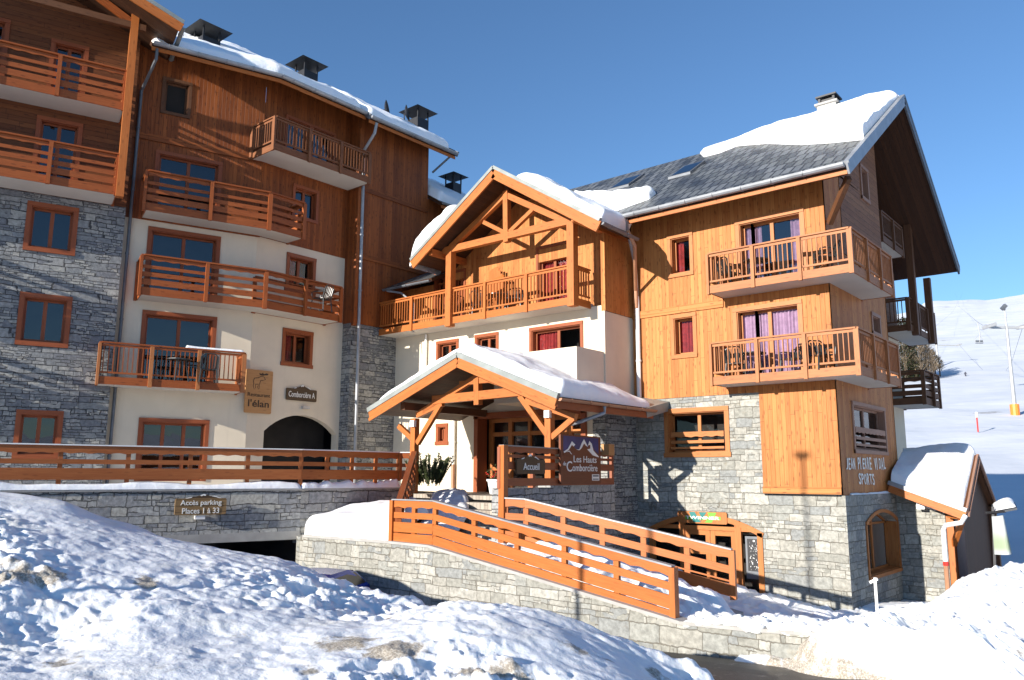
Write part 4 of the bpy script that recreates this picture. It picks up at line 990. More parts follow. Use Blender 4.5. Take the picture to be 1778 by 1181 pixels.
# snow on the slate roof
on = V((0,-.665,1)).normalized(); oo = V((0,21.55,8.32)); onB = lambda x, y: hpl(x, y, oo, on)
low = [onB(*p) for p in ((1222,273),(1250,266),(1280,254),(1330,250),(1390,252),(1440,249),(1500,243),(1514,234))]
hi_ = [V((P.x, 28.3, zroof(28.3))) for P in low]
hi_[0].x -= .9; low[-1].x = pg-.1; hi_[-1].x = pg-.02
lowf, hif = polyline(low), (lambda s: polyline(low)(s))
def hif(s): P = lowf(s); x = P.x + (-.6*(1-s)); return V((min(x,pg-.05), 28.36, zroof(28.36)))
snow_sheet('roof_snow', lowf, hif, on, lambda s, t: .38*min(1, .35+s*2), 'broad snow cap along the ridge of the slate roof, below the pale chimney', ns=120, nt=46, r=.4, edge=(1,0,1,1), amp=.04, group='snow lying on the roofs', seed=2)
def hib(s): P = lowf(s); x = P.x + (-.6*(1-s)); return V((min(x,pg-.05), 31, 12.85-2.62*.7))
snow_sheet('roof_snow', lambda s: V((hif(s).x, 28.34, 12.86)), hib, V((0,.6,1)).normalized(), .34, 'snow on the far slope of the slate roof, just behind its ridge', ns=60, nt=16, edge=(0,1,1,1), seed=3, group='snow lying on the roofs')
low = [onB(*p) for p in ((1004,350),(1035,362),(1072,366),(1108,353),(1128,346),(1139,337))]; hi2 = [onB(*p) for p in ((998,340),(1030,341),(1056,341),(1086,338),(1120,335),(1138,333))]
snow_sheet('roof_snow', polyline(low), polyline(hi2), on, .30, 'snow tongue in the valley between the truss gable and the slate roof', ns=50, nt=24, r=.3, seed=5, group='snow lying on the roofs')
# ================================================================== PORCH
pc = empty('timber_porch', V((-16.2, 18, -.55)), 'open timber porch with a snow-covered gable roof in front of the entrance', 'porch')
qB_, qT = 16.9, 17.7
def c6(x, y, q=qT): return hq(620+x/3.2815, 560+y/3.2815, q)
ap, le, re = hq(787,619,qB_), hq(644,713,qB_), hq(967,689,qB_)
ez_ = (le.z+re.z)/2; le.z = re.z = ez_; ap.x = (le.x+re.x)/2+.15
mb = MB()
back = lambda P, q: V((P.x, q, P.z))
roof_slab(mb, re, back(re,21.85), back(ap,21.05), ap, .13, 0, 1)
roof_slab(mb, back(le,21.0), le, ap, back(ap,21.0), .13, 0, 1)
rP = mb.build('roof', [MT['slate'], MT['eaves_dark']], pc)
for P in (le, re):
    sg = 1 if P.x > ap.x else -1
    mb = MB(); mb.bar(ap+V((0,-.04,-.17)), P+V((0,-.04,-.17)), .06, .26); mb.bar(ap+V((0,-.07,-.30)), P+V((0,-.07,-.30)), .03, .10); mb.build('bargeboard', MT['beam'], rP)
    mb = MB(); mb.bar(ap+V((0,-.04,.03)), P+V((sg*.08,-.04,.01)), .12, .15); mb.build('roof_edge', MT['zinc_edge'], rP)
mb = MB(); gutter(mb, re+V((.09,0,-.04)), back(re,21.85)+V((.09,0,-.04)), .08); mb.build('gutter', MT['copper'], rP)
mb = MB(); mb.bar(re+V((-.02,0,-.2)), back(re,21.85)+V((-.02,0,-.2)), .05, .2); mb.build('fascia', MT['trim'], rP)
mb = MB(); roof_slab(mb, V((-13.85,21.4,2.25)), V((re.x+.05,21.4,2.05)), V((re.x+.05,22.8,2.35)), V((-13.85,22.8,2.6)), .3); mb.build('flashing', MT['zinc_edge'], rP)
pipe(pc, [re+V((.1,2.1,-.12)), re+V((.1,2.1,-.3)), re+V((-.35,1.6,-.55)), re+V((-.8,1.3,-.7))], .05, 'zinc')
# timbers
mb = MB(); mb.bar(c6(438,443), c6(990,388), .18, .26); mb.build('tie_beam', MT['beam'], pc)
for A, B in (((345,528),(690,308)), ((700,305),(975,405)), ((965,445),(1248,540)), ((345,460+70),(490,462))):
    mb = MB(); mb.bar(c6(*A), c6(*B), .14, .17); mb.build('rafter', MT['beam'], pc)
mb = MB(); mb.bar(c6(590,348), c6(815,325), .13, .13); mb.build('collar', MT['beam'], pc)
mb = MB(); mb.bar(c6(688,315), c6(690,470), .19, .19, V((1,0,0))); mb.build('king_post', MT['beam'], pc)
for A, B in (((345,690),(478,468)), ((1088,640),(930,418)), ((328,672),(240,590)), ((1112,655),(1238,545))):
    mb = MB(); mb.bar(c6(*A), c6(*B), .13, .16); mb.build('brace', MT['beam'], pc)
lx, rx = c6(330,600).x, c6(1097,600).x
for x, zb in ((lx, -.55), (rx, -.30)):
    mb = MB(); mb.bar(V((x,qT,zb)), V((x,qT,c6(1097,500).z)), .20, .20, V((1,0,0))); mb.build('timber_post', MT['beam'], pc)
for x in (lx, rx, ap.x):
    z = ap.z-abs(x-ap.x)*((ap.z-re.z)/(re.x-ap.x))-.27
    mb = MB(); mb.bar(V((x,qB_+.25,z)), V((x,21.05,z)), .18, .24); mb.build('purlin', MT['beam_dark'] if x != ap.x else MT['beam'], pc)
for px_, sg in ((lx,-1),(rx,1)):
    for (x, y) in (((318,575)) if sg < 0 else ((1085,520)),):
        P = c6(x, y, qT-.14); mb = MB(); mb.box(Fr(P,(1,0,0),(0,1,0)), -.09, .09, -.05, .06, -.11, .09); L = mb.build('wall_lamp', MT['white'], None)
        tag(L, 'small white lamp on the %s porch post' % ('left' if sg < 0 else 'right'), 'lamp', 'lamps on the porch posts')
# snow on the porch
kP = (ap.z-re.z)/(re.x-ap.x); nR, nL = V((kP,0,1)).normalized(), V((-kP,0,1)).normalized()
snow_sheet('roof_snow', ln(re+V((-.04,.12,.02)), back(re,21.75)+V((-.04,0,.02))), ln(ap+V((0,.10,.02)), back(ap,21.0)), nR, lambda s, t: .42*(1-.55*s*(1-t)), 'deep smooth snow on the right slope of the porch roof', ns=60, nt=36, r=.32, edge=(1,0,1,0), seed=11, group='snow lying on the roofs')
snow_sheet('roof_snow', ln(back(le,20.9)+V((.04,0,.02)), le+V((.04,.10,.02))), ln(back(ap,20.9), ap+V((0,.10,.02))), nL, .40, 'deep smooth snow on the left slope of the porch roof', ns=60, nt=36, r=.32, edge=(1,0,0,1), seed=12, group='snow lying on the roofs')

# ================================================================== DECK, STEPS AND LOW WALL
zd = -.56
mb = MB()
A, B = V((-18.9,17.9,zd)), V((-13.5,17.1,zd))
mb.prism([V((-20.6,21.08,zd)), V((-14.0,21.08,zd)), V((-13.75,17.3,zd)), V((-18.9,17.6,zd)), V((-20.6,19.5,zd))], UP*-.12)
struct(mb.build('deck', MT['deck']))
# broad steps going down to the ramp landing
n_st = 6; L0, R0 = V((-18.7,17.5,zd)), V((-13.5,17.25,zd)); L1, R1_ = V((-15.3,13.9,-1.62)), V((-13.4,14.4,-1.62))
mb = MB()
for i in range(n_st):
    a = i/n_st; b = (i+1)/n_st
    l0, r0, l1, r1 = L0.lerp(L1,a), R0.lerp(R1_,a), L0.lerp(L1,b), R0.lerp(R1_,b); z = zd-(i+1)*(1.06/(n_st+.0))
    mb.prism([V((l0.x,l0.y,z)), V((r0.x,r0.y,z)), V((r1.x,r1.y,z)), V((l1.x,l1.y,z))], UP*-.2)
stp = mb.build('steps', MT['deck']); tag(stp, 'broad grey wooden steps climbing to the entrance deck', 'steps')
# low stone wall right of the deck
WA, WB = V((-12.95,15.1,0)), V((-13.6,21.1,0)); mb = MB()
dW = (WB-WA).normalized(); nW = V((dW.y,-dW.x,0)); FWl = Fr(WA, dW, nW); Lw = (WB-WA).length
mb.box(FWl, 0, Lw, -.32, 0, -3.2, -.30); mb.box(FWl, 2.2, Lw, -.36, .03, -.30, -.24)
lwl = mb.build('low_stone_wall', MT['stone_wall']); tag(lwl, 'low grey stone wall below the reception sign railing', 'wall')
# railing with the two boards
def railing_thing(name, label, cat='railing', group=None, loc=V((0,0,0))): return empty(name, loc, label, cat, group)
RS = [(.0,.24,'b'),(.28,.50,'b'),(.585,.72,'b'),(.80,1.0,'w')]
def fence(label, pts, H, spec, mat, npost, out=1, cap='zinc_edge', postw=.12, end=(1,1), group=None, name='railing', pd=.08, drop=.05, boff=None):
    pts = [V(p) for p in pts]; root = empty(name, pts[0], label, 'railing' if name != 'fence' else 'fence', group)
    for k, (a, b) in enumerate(zip(pts, pts[1:])):
        d = (b-a); L = d.length; dh = V((d.x,d.y,0)).normalized(); o = V((dh.y,-dh.x,0))*out
        mb = MB(); rail_boards(mb, a, b, o, [(x*H, y*H, kd) for x, y, kd in spec], .035, .03); mb.build('board_panel', MT[mat], root)
        mb = MB(); mb.bar(a+UP*(H+.015)+o*.01, b+UP*(H+.015)+o*.01, .15, .03); mb.build('cap', MT[cap], root)
        n = npost[k]
        for i in range(n+1):
            if k > 0 and i == 0: continue
            P = a.lerp(b, i/n); e = (k == 0 and i == 0 and end[0]) or (k == len(pts)-2 and i == n and end[1])
            mb = MB()
            if e: mb.bar(P-UP*.02+o*.02, P+UP*H*.995+o*.02, postw*1.0, .16, o)
            else: mb.bar(P-UP*drop-o*.035, P+UP*H*.98-o*.035, postw, pd, o)
            mb.build('post', MT[mat], root)
    return root
zt_ = .73
fence('dark railing carrying the reception sign beside the porch post', [V((-12.92,15.0,-.25)), V((-13.6,21.0,-.25))], .97, [(.0,.2,'b'),(.42,.62,'b'),(.72,.80,'b'),(.84,1.0,'w')], 'trim', [4], out=1, end=(0,0))
mb = MB(); P = hD(874,780,19.8); mb.bar(V((P.x,P.y,.74)), V((P.x,P.y,-1.75)), .16, .17, V((1,0,0))); tag(mb.build('newel_post', MT['rail']), 'tall corner post where the sign railing meets the steps', 'post')
# stair railing
fence('steep railing beside the entrance steps, seen end on', [V((-15.15,13.75,-1.60)), V((-18.5,17.35,-.28))], 1.0, RS, 'rail_A', [9], out=-1, group=None, cap='trim')
# front ramp railing
q1_ = 13.68
fence('long orange ramp railing on top of the pale stone wall, nearest the street', [V((-15.28,q1_,-1.62)), V((-13.85,q1_,-1.62)), V((-7.56,q1_,-2.67))], 1.02, [(.0,.23,'b'),(.255,.49,'b'),(.58,.72,'b'),(.82,1.0,'w')], 'rail', [2,5], out=1, end=(1,1), cap='zinc')
# rear ramp railing
q2_ = 16.3
fence('orange railing on the far side of the ramp, in front of the shop arch', [V((-12.82,15.05,-1.52)), V((-12.35,15.25,-1.54)), V((-7.62,q2_,-2.50))], .98, [(.03,.28,'b'),(.33,.36,'b'),(.50,.66,'b'),(.80,1.0,'w')], 'rail', [1,5], out=1, end=(0,1), cap='zinc')
# ramp slab
mb = MB()
for z0, dz in ((0, -.3),):
    mb.prism([V((-15.2,13.75,-1.66)), V((-15.2,13.75,-3.4)), V((-7.4,13.75,-3.4)), V((-7.4,13.75,-2.74)), V((-13.8,13.75,-1.66))], V((0,2.5,0)))
struct(mb.build('ramp', MT['concrete']))
# stone retaining wall under the ramp
mb = MB(); top = [(-18.7,-1.66),(-15.28,-1.64),(-13.85,-1.66)]+[(hq(x,y,13.52).x, hq(x,y,13.52).z) for x,y in ((1182,1085),(1300,1097),(1460,1108))]; None
FWq = Fr((0,13.52,0),(1,0,0),(0,-1,0))
for (a, za), (b, zb) in zip(top, top[1:]):
    n = max(1, int((b-a)/.8))
    for i in range(n):
        s0, s1 = i/n, (i+1)/n; x0, x1 = a+(b-a)*s0, a+(b-a)*s1; y0, y1 = za+(zb-za)*s0, za+(zb-za)*s1
        mb.hexa([V((x0,13.52,-4.2)),V((x1,13.52,-4.2)),V((x1,13.9,-4.2)),V((x0,13.9,-4.2)),V((x0,13.52,y0)),V((x1,13.52,y1)),V((x1,13.9,y1)),V((x0,13.9,y0))])
# rounded left end turning back towards the garage
N = 8; cx_, cq = -18.7, 14.5; prev = None
for i in range(N+1):
    th = -math.pi/2 - math.pi/2*i/N; P = V((cx_+.98*math.cos(th), cq+.98*math.sin(th), 0))
    if prev is not None: mb.face([prev+UP*-4.2, P+UP*-4.2, P+UP*-1.66, prev+UP*-1.66]); mb.face([prev+UP*-1.66, P+UP*-1.66, V((cx_,cq,-1.66))])
    prev = P
mb.face([V((-19.68,14.5,-4.2)), V((-19.68,19,-4.2)), V((-19.68,19,-1.66)), V((-19.68,14.5,-1.66))])
rw = mb.build('ramp_wall', MT['stone']); tag(rw, 'long pale stone wall sloping down below the orange ramp railing', 'wall')
mb = MB()
for (a, za), (b, zb) in zip(top, top[1:]): mb.bar(V((a,13.66,za+.035)), V((b,13.66,zb+.035)), .36, .06)
mb.build('coping', MT['concrete'], rw)
# ================================================================== TERRACE WALL, GARAGE OPENING, FENCE
T0, T1, T2 = V((-22.6,2.2,0)), V((-19.55,13.99,0)), V((-19.3,17.5,0))
T00 = T0+(T0-T1).normalized()*8
zt0, zl, zlb = -.42, -1.55, -1.78
mb = MB()
def seg(mb, A, B, z0, z1, th=.35, m=0, outn=0):
    d = (B-A).normalized(); n = V((d.y,-d.x,0)); F = Fr(A, d, n); mb.box(F, 0, (B-A).length, -th, outn, z0, z1, m)
seg(mb, T00, T1, zl, zt0); seg(mb, T1, T2, -1.9, zt0)
G0 = T1 + (T0-T1).normalized()*5.2; seg(mb, T00, G0, -4.2, zl)
tw_ = mb.build('terrace_wall', MT['stone_wall']); tag(tw_, 'grey rubble terrace wall with the parking sign, above the garage mouth', 'wall')
mb = MB(); seg(mb, T00, T1, zlb, zl, .35, 0, .015); mb.build('lintel', MT['concrete'], tw_)
mb = MB(); seg(mb, T00, T1, zt0, zt0+.05, .42, 0, .05); seg(mb, T1, T2, zt0, zt0+.05, .42, 0, .05); mb.build('coping', MT['concrete'], tw_)
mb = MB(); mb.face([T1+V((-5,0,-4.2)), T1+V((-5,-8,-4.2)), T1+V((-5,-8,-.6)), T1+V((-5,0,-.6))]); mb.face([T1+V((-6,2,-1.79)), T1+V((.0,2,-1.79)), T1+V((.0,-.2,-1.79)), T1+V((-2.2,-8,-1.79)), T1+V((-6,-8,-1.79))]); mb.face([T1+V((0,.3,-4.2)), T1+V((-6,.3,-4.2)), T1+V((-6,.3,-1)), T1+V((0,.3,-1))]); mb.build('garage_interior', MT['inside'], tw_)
mb = MB(); mb.face([T00+UP*-.45+V((-.3,0,0)), T1+UP*-.45+V((-.3,0,0)), T2+UP*-.45+V((-.3,0,0)), V((-19.3,21.1,-.6)), V((-24.5,21.1,-.6)), V((-28,14,-.5)), V((-34,-2,-.5))]); struct(mb.build('terrace_floor', MT['snow']))
off = V((-.06,.0,0)); zf = -.12
SPF = [(.0,.34,'b'),(.46,.60,'b'),(.76,1.0,'w')]
fence('long stained wooden terrace fence above the snowy wall', [T00+off+UP*(zf-.02), T0+off+UP*(zf-.02), T1+off+UP*zf, T2+off+UP*zf], .83, SPF, 'fence_wood', [5,8,4], out=1, end=(0,1), name='fence', cap='white', postw=.10, drop=.25)
def ledge_snow(A, B, hs, label, w=.30, n=V((.95,-.3,0)), ns=90, seed=0, T=.2, zb=-.37):
    lo_ = lambda s: A.lerp(B,s)+n*.06+UP*zb; hi__ = lambda s: A.lerp(B,s)-n*w+UP*zb
    return snow_sheet('ledge_snow', lo_, hi__, UP, lambda s, t: T*(.8+.5*mnoise.noise(V((s*14+seed,0,0)))), label, ns=ns, nt=8, r=.14, amp=.05, seed=seed, group='snow ridges on the wall tops')
ledge_snow(T00, T1, 0, 'ridge of snow on the long terrace wall under the fence', ns=200, seed=3, w=.34)
ledge_snow(T1, T2, 0, 'short ridge of snow on the wall between the garage mouth and the stairs', seed=8, T=.24, zb=-.37, n=V((1,0,0)))
# short link fence between terrace and porch post
fence('short fence panel linking the terrace fence to the porch post', [T2+off+UP*zf, V((-18.95,17.9,zf))], .83, SPF, 'rail_A', [1], end=(0,0), cap='white')
# snow on the shoulder of the ramp wall, left of the railing
lo_ = polyline([V((-19.6,14.6,-1.64)), V((-19.2,13.9,-1.64)), V((-18.4,13.6,-1.6)), V((-15.33,13.6,-1.6))]); hi_2 = polyline([V((-19.62,15.4,-1.3)), V((-19.0,16.2,-1.1)), V((-17.5,16.6,-.95)), V((-15.4,15.0,-.95))])
snow_sheet('snow_bank', lo_, hi_2, V((0,-.15,1)).normalized(), .42, 'smooth snow bank on the wall end between the garage mouth and the ramp railing', ns=70, nt=30, r=.35, seed=21)
# ================================================================== SNOW AND GROUND
def grid_mesh(name, X, Y, Z, mats, dirt=None, smooth=True):
    n, m = X.shape
    co = np.stack([X, Y, Z], -1).reshape(-1, 3).astype(np.float32)
    i = np.arange(n-1)[:, None]*m + np.arange(m-1)[None, :]
    q = np.stack([i, i+1, i+m+1, i+m], -1).reshape(-1, 4).astype(np.int32)
    me = bpy.data.meshes.new(name); me.vertices.add(len(co)); me.vertices.foreach_set('co', co.ravel())
    me.loops.add(q.size); me.loops.foreach_set('vertex_index', q.ravel())
    me.polygons.add(len(q)); me.polygons.foreach_set('loop_start', np.arange(0, q.size, 4, dtype=np.int32)); me.polygons.foreach_set('loop_total', np.full(len(q), 4, dtype=np.int32))
    me.polygons.foreach_set('use_smooth', np.full(len(q), smooth))
    me.update(); me.validate()
    if dirt is not None:
        a = me.attributes.new('dirt', 'FLOAT', 'POINT'); a.data.foreach_set('value', dirt.ravel().astype(np.float32))
    me.materials.append(MT[mats]); o = bpy.data.objects.new(name, me); COL.objects.link(o); return o
_rng = np.random.RandomState(3); _lat = _rng.rand(256, 256)
def vn(x, y, sc, ox=0.0):
    """smooth value noise, vectorised"""
    u, v = x*sc+ox, y*sc+ox*1.7; i, j = np.floor(u).astype(int), np.floor(v).astype(int); f, g = u-i, v-j
    f, g = f*f*f*(f*(f*6-15)+10), g*g*g*(g*(g*6-15)+10); L = lambda a, b: _lat[a % 256, b % 256]
    return (L(i,j)*(1-f)+L(i+1,j)*f)*(1-g)+(L(i,j+1)*(1-f)+L(i+1,j+1)*f)*g - .5
def fbm(x, y, sc, oc=5, g=.5, ox=0.0):
    r = 0; a = 1
    for k in range(oc): r = r+a*vn(x+.37*k*y*0, y, sc*2.03**k, ox+k*13.7); a *= g
    return r
def lumps(x, y, sc, ox=0.0):
    """rounded clods with creases between them"""
    a = vn(x, y, sc, ox); return .5-np.abs(a)*2.2
ZR = lambda y, D, x=889: None
def zpx(x, y, D): return hD(x, y, D).z
cols = {
 -700: [(3,-1.7),(8,-1.6),(14,-1.2),(19,-.7),(22,-.5),(26,-.5)],
 -300: [(3,-1.75),(10,-1.75),(14,-1.25),(18,-.5),(21.5,-.35),(24,-.5),(26,-.5)],
 0:    [(3,-1.7),(6.5,-1.72),(8.5,-1.76),(10,-1.70),(12,(0,985)),(14,(0,925)),(16.5,(0,868)),(19,(0,845)),(21.5,-.75),(23,-3.5),(26,-3.6)],
 140:  [(3,-1.7),(6.8,-1.8),(9,-1.80),(10.5,-1.74),(12,(140,1000)),(14,(140,942)),(17,(140,872)),(18.6,(140,866)),(20.5,-2.2),(21.5,-3.5),(26,-3.6)],
 280:  [(3,-1.7),(7,-1.86),(9,-1.80),(11,(280,1050)),(13,(280,985)),(15.5,(280,930)),(17.3,(280,914)),(18.6,-2.0),(20,-3.6),(26,-3.6)],
 400:  [(3,-1.75),(7,-1.86),(10,-1.83),(12,(400,1025)),(14.5,(400,962)),(16.3,(400,947)),(17.5,-2.2),(19,-3.6),(26,-3.6)],
 500:  [(3,-1.75),(7.2,-1.9),(10,-1.86),(12.5,(500,1020)),(15.6,(500,966)),(17,-2.5),(18,-3.6),(26,-3.6)],
 570:  [(3,-1.75),(7.2,-1.9),(10,-1.84),(12.5,(570,1036)),(15.3,(570,989)),(16.6,-3.0),(17.6,-3.6),(26,-3.6)],
 660:  [(3,-1.75),(7.3,-1.93),(9.8,-1.80),(11.4,(660,1066)),(12.6,-2.02),(14.6,(660,1018)),(16,-3.2),(17,-3.6),(26,-3.6)],
 745:  [(3,-1.8),(7.4,-1.95),(9.8,(745,1090)),(11.6,(745,1050)),(12.7,-2.3),(14.0,(745,1034)),(15,-3.2),(17,-3.6),(26,-3.6)],
 800:  [(3,-1.8),(7.6,-1.98),(9.8,(800,1080)),(11.6,(800,1041)),(12.8,-2.5),(14,-3.2),(17,-3.6),(26,-3.6)],
 880:  [(3,-1.8),(7.8,-2.02),(9.8,(880,1090)),(11.4,(880,1042)),(12.6,-2.8),(14,-3.5),(17,-3.6),(26,-3.6)],
 960:  [(3,-1.9),(8.2,-2.15),(9.8,(960,1112)),(11.3,(960,1060)),(12.4,-2.9),(13.4,-3.55),(26,-3.6)],
 1060: [(3,-1.9),(8.4,-2.2),(10,(1060,1140)),(11.3,(1060,1096)),(12.4,-3.1),(13.2,-3.55),(26,-3.6)],
 1160: [(3,-2.0),(8.8,-2.35),(10.2,-2.5),(11.4,(1160,1127)),(12.3,-3.2),(13,-3.56),(26,-3.6)],
 1215: [(3,-2.1),(9.2,-2.55),(10.6,-2.75),(11.4,(1215,1152)),(12.2,-3.2),(13,-3.25),(15,-3.3),(26,-3.6)],
 1260: [(3,-2.3),(9.2,-2.85),(10.6,-3.1),(11.5,-3.22),(14.5,-3.25),(26,-3.6)],
 1340: [(3,-2.6),(8,-3.1),(10,-3.25),(14.5,-3.25),(16,-3.5),(26,-3.6)]}
for x, zr_c, rest in ((1410,-3.04,[(14.6,-3.0),(15.5,-3.3),(26,-3.6)]),
  (1450,-3.0,[(14.3,(1450,1100)),(15.4,(1450,1082)),(17,-2.85),(18.5,-3.2),(26,-3.5)]),
  (1500,-2.95,[(14.3,(1500,1094)),(16,(1500,1066)),(18,-2.85),(19.5,-3.3),(26,-3.5)]),
  (1570,-2.9,[(15.2,(1570,1075)),(17.2,(1570,1040)),(19,-2.7),(22,-3.0),(26,-3.4)]),
  (1640,-2.84,[(15.2,(1640,1078)),(17,(1640,1036)),(19.2,(1640,992)),(21,-2.6),(23,-3.2),(26,-3.5)]),
  (1720,-2.78,[(15.2,(1720,1066)),(17,(1720,1022)),(19.4,(1720,970)),(21,-2.5),(23,-3.4),(26,-3.6)]),
  (1800,-2.72,[(15.2,(1800,1060)),(17,(1800,1016)),(19.2,(1800,966)),(21,-2.5),(23,-3.5),(26,-3.6)]),
  (2500,-2.4,[(15.4,-2.2),(19.4,-1.9),(22,-3.4),(26,-3.6)])):
    F0 = hz(x if x < 2000 else 1900, 1162, zr_c); Df = math.hypot(F0.x, F0.y)
    rest = [r for r in rest if r[0] > Df+1.0]
    cols[x] = [(3,zr_c-.06),(Df,zr_c-.06)] + ([(Df+.3,(x,1138)),(Df+.75,(x,1112))] if 1430 < x < 2000 else []) + rest
xs = sorted(cols); Dg = np.linspace(3, 26, 240)
tab = np.array([np.interp(Dg, [d for d, _ in cols[x]], [zpx(v[0], v[1], d) if isinstance(v, tuple) else v for d, v in cols[x]]) for x in xs])
xg = np.arange(-700, 2500, 14.0)
tabx = np.array([np.interp(xg, xs, tab[:, k]) for k in range(len(Dg))]).T
ker = np.exp(-np.linspace(-1.6,1.6,5)**2); ker /= ker.sum()
for ax in (0, 1): tabx = np.apply_along_axis(lambda r: np.convolve(np.pad(r, 2, mode='edge'), ker, 'valid'), ax, tabx)
def base_z(x, D):
    fx = np.clip((x-xg[0])/14.0, 0, len(xg)-1.001); fd = np.clip((D-3)/(23/239), 0, 238.999)
    i, j = fx.astype(int), fd.astype(int); a, b = fx-i, fd-j
    return (tabx[i,j]*(1-a)+tabx[i+1,j]*a)*(1-b)+(tabx[i,j+1]*(1-a)+tabx[i+1,j+1]*a)*b
NA_, ND = 1050, 520
xx = np.linspace(-690, 2480, NA_); DD = 3+(26-3)*np.linspace(0,1,ND)**1.15
XX, DG = np.meshgrid(xx, DD)
th = np.arctan2(XX-889, FPX*math.cos(PITCH)) + R(40)*0
azw = th  # azimuth right of view axis
fx_, fy_ = CF.x, CF.y; nrm_ = math.hypot(fx_, fy_); fx_, fy_ = fx_/nrm_, fy_/nrm_; rx_, ry_ = CR.x, CR.y
PX = DG*(np.cos(azw)*fx_+np.sin(azw)*rx_); PY = DG*(np.cos(azw)*fy_+np.sin(azw)*ry_)
Z = base_z(XX, DG)
roadz = -3.15+.05*(np.clip(PX,-8,4)+7.2)
road = np.maximum(np.clip((Z-roadz-.02)/.10, 0, 1), (DG > 15.3)*1.0)
Z = np.where((Z < roadz+.02) & (DG < 14.5) & (XX > 1230), np.minimum(Z, roadz-.06), Z)                                  # 0 on the flat road
left = np.clip((1300-XX)/200, 0, 1)
# wind and shovel relief: broad swells, trodden hollows, clods, fine crust
swell = fbm(PX, PY, .55, 3)*.22
hol = -np.clip(.16-np.abs(vn(PX*1.15+.35*vn(PX,PY,2.1,5), PY*.85, 2.3, 4.2)), 0, 1)*.75
al, pl_ = PX*.78+PY*.62, -PX*.62+PY*.78
streak = -np.abs(vn(al*.55, pl_*2.6, 1.0, 11.3))*.16+vn(al*1.1, pl_*4.1, 1.0, 5.9)*.06
clod = lumps(PX+.12*fbm(PX,PY,4,2), PY, 1.9, 7.1)*.07+lumps(PX, PY+.1*fbm(PX,PY,5,2), 4.3, 2.9)*.045
fine = fbm(PX, PY, 6, 4, .55)*.05
rough = np.clip(.62+1.9*vn(PX, PY, .42, 3.3), .16, 1.25)
smooth_left = np.clip((XX-60)/240, 0, 1)*0+np.clip((DG-14.5)/2.5, 0, 1)*np.clip((700-XX)/200,0,1)
amp = rough*(1-.85*smooth_left)
foot = np.clip(fbm(PX*1.0, PY*1.0, 2.6, 2, .5, 8.8)-.12, 0, 1)
Z = Z+road*((swell*.45)+(hol*.42+clod*.75+streak*.85+fine*1.9-foot*.30)*amp)
Z = Z+(1-road)*fine*.35
# silhouettes keep their height: fade relief slightly near the crests on the left only
dirt = .30*np.clip(vn(PX, PY, .55, 1.7)*2.2, -.4, 1)+.0
# named dirty patches, in photo columns and distances
def patch(x, y_near, D, rx, rD, a): 
    global dirt
    dirt = np.maximum(dirt, a*np.exp(-(((XX-x)/rx)**2+((DG-D)/rD)**2))+.1*vn(PX,PY,2.2,4.0))
def Dat(x, y):
    """distance at which the bank in photo column x is seen at photo height y"""
    ds = np.linspace(5.5, 19.5, 200); zz_ = base_z(np.full(200, float(x)), ds); best = None
    for d, z in zip(ds, zz_):
        P = hD(x, 800, d); P = V((P.x, P.y, z)); dep = P.dot(CF); yy = 590.5-FPX*P.dot(CU)/dep
        if yy <= y: return d
    return 19.0
for x, y, rx, rD, a in ((60,990,75,.55,.68),(130,1000,45,.4,.7),(30,1070,40,.35,.5),(160,1150,70,.3,.6),(285,1010,34,.45,.72),(240,1105,60,.3,.45),(450,1110,50,.35,.45),(330,1165,60,.3,.5),(620,1120,85,.5,.74),(700,1130,80,.45,.74),(560,1165,60,.3,.6),(690,1068,45,.2,.6),(830,1168,70,.3,.68),(900,1172,80,.3,.68),(985,1128,60,.28,.66),(1040,1140,40,.2,.6),(1130,1165,50,.25,.6),(700,1160,70,.3,.5),(480,1000,30,.25,.45),(240,975,30,.3,.4),
                         (1360,1158,60,.25,.5),(1480,1130,50,.3,.62),(1560,1150,90,.3,.66),(1530,1085,35,.25,.55),(1640,1150,90,.3,.66),(1740,1150,90,.3,.66),(1700,1105,60,.2,.6),(1600,1110,50,.2,.55),(1560,1060,25,.2,.5)):
    patch(x, 0, Dat(x, y), rx, rD, a)
dirt = np.maximum(dirt, (1-road)*.5)
slush = np.clip(1-(Z-roadz)/.32, 0, 1)*(XX > 1200)*(DG < 15.2)
dirt = np.maximum(dirt, slush*(.42+.5*vn(PX,PY,1.6,9.0)+.2*vn(PX,PY,5,2.0)))
sn = grid_mesh('snow_ground', PX, PY, Z, 'snow_dirty', dirt); struct(sn)
# snow on and around the ramp
pp, qq = np.meshgrid(np.linspace(-14.2, 1.5, 420), np.linspace(13.62, 22.8, 240))
ramp = np.interp(pp, [-14.2,-13.6,-7.5,-4,1.5], [-1.66,-1.66,-2.68,-3.1,-3.2])
zw = np.interp(pp, [-14.2,-9,-7.5,-4,1.5],[-2.4,-3.35,-3.45,-3.4,-3.4])
t = np.clip((qq-15.9)/.7, 0, 1); t = t*t*(3-2*t)
rearhump = np.exp(-((qq-15.55)/.5)**2)*np.interp(pp,[-14.2,-12.9,-12,-9,-7.8,-7.2],[0,.05,.42,.36,.30,.0])
midhump = np.exp(-((qq-14.6)/.6)**2)*np.interp(pp,[-14,-12.5,-11,-7.6,-6.8],[0,.05,.16,.18,.12])
zz = (ramp+.10+rearhump+midhump)*(1-t)+t*zw
beyond = np.clip((pp+7.7)/.5, 0, 1)
zz = zz*(1-beyond)+beyond*(np.interp(pp,[-7.5,-5,-3,1.5],[-2.72,-2.92,-3.05,-3.2])-.62*np.clip((qq-15.5)/4,0,1)+.14*np.exp(-((qq-13.95)/.35)**2))
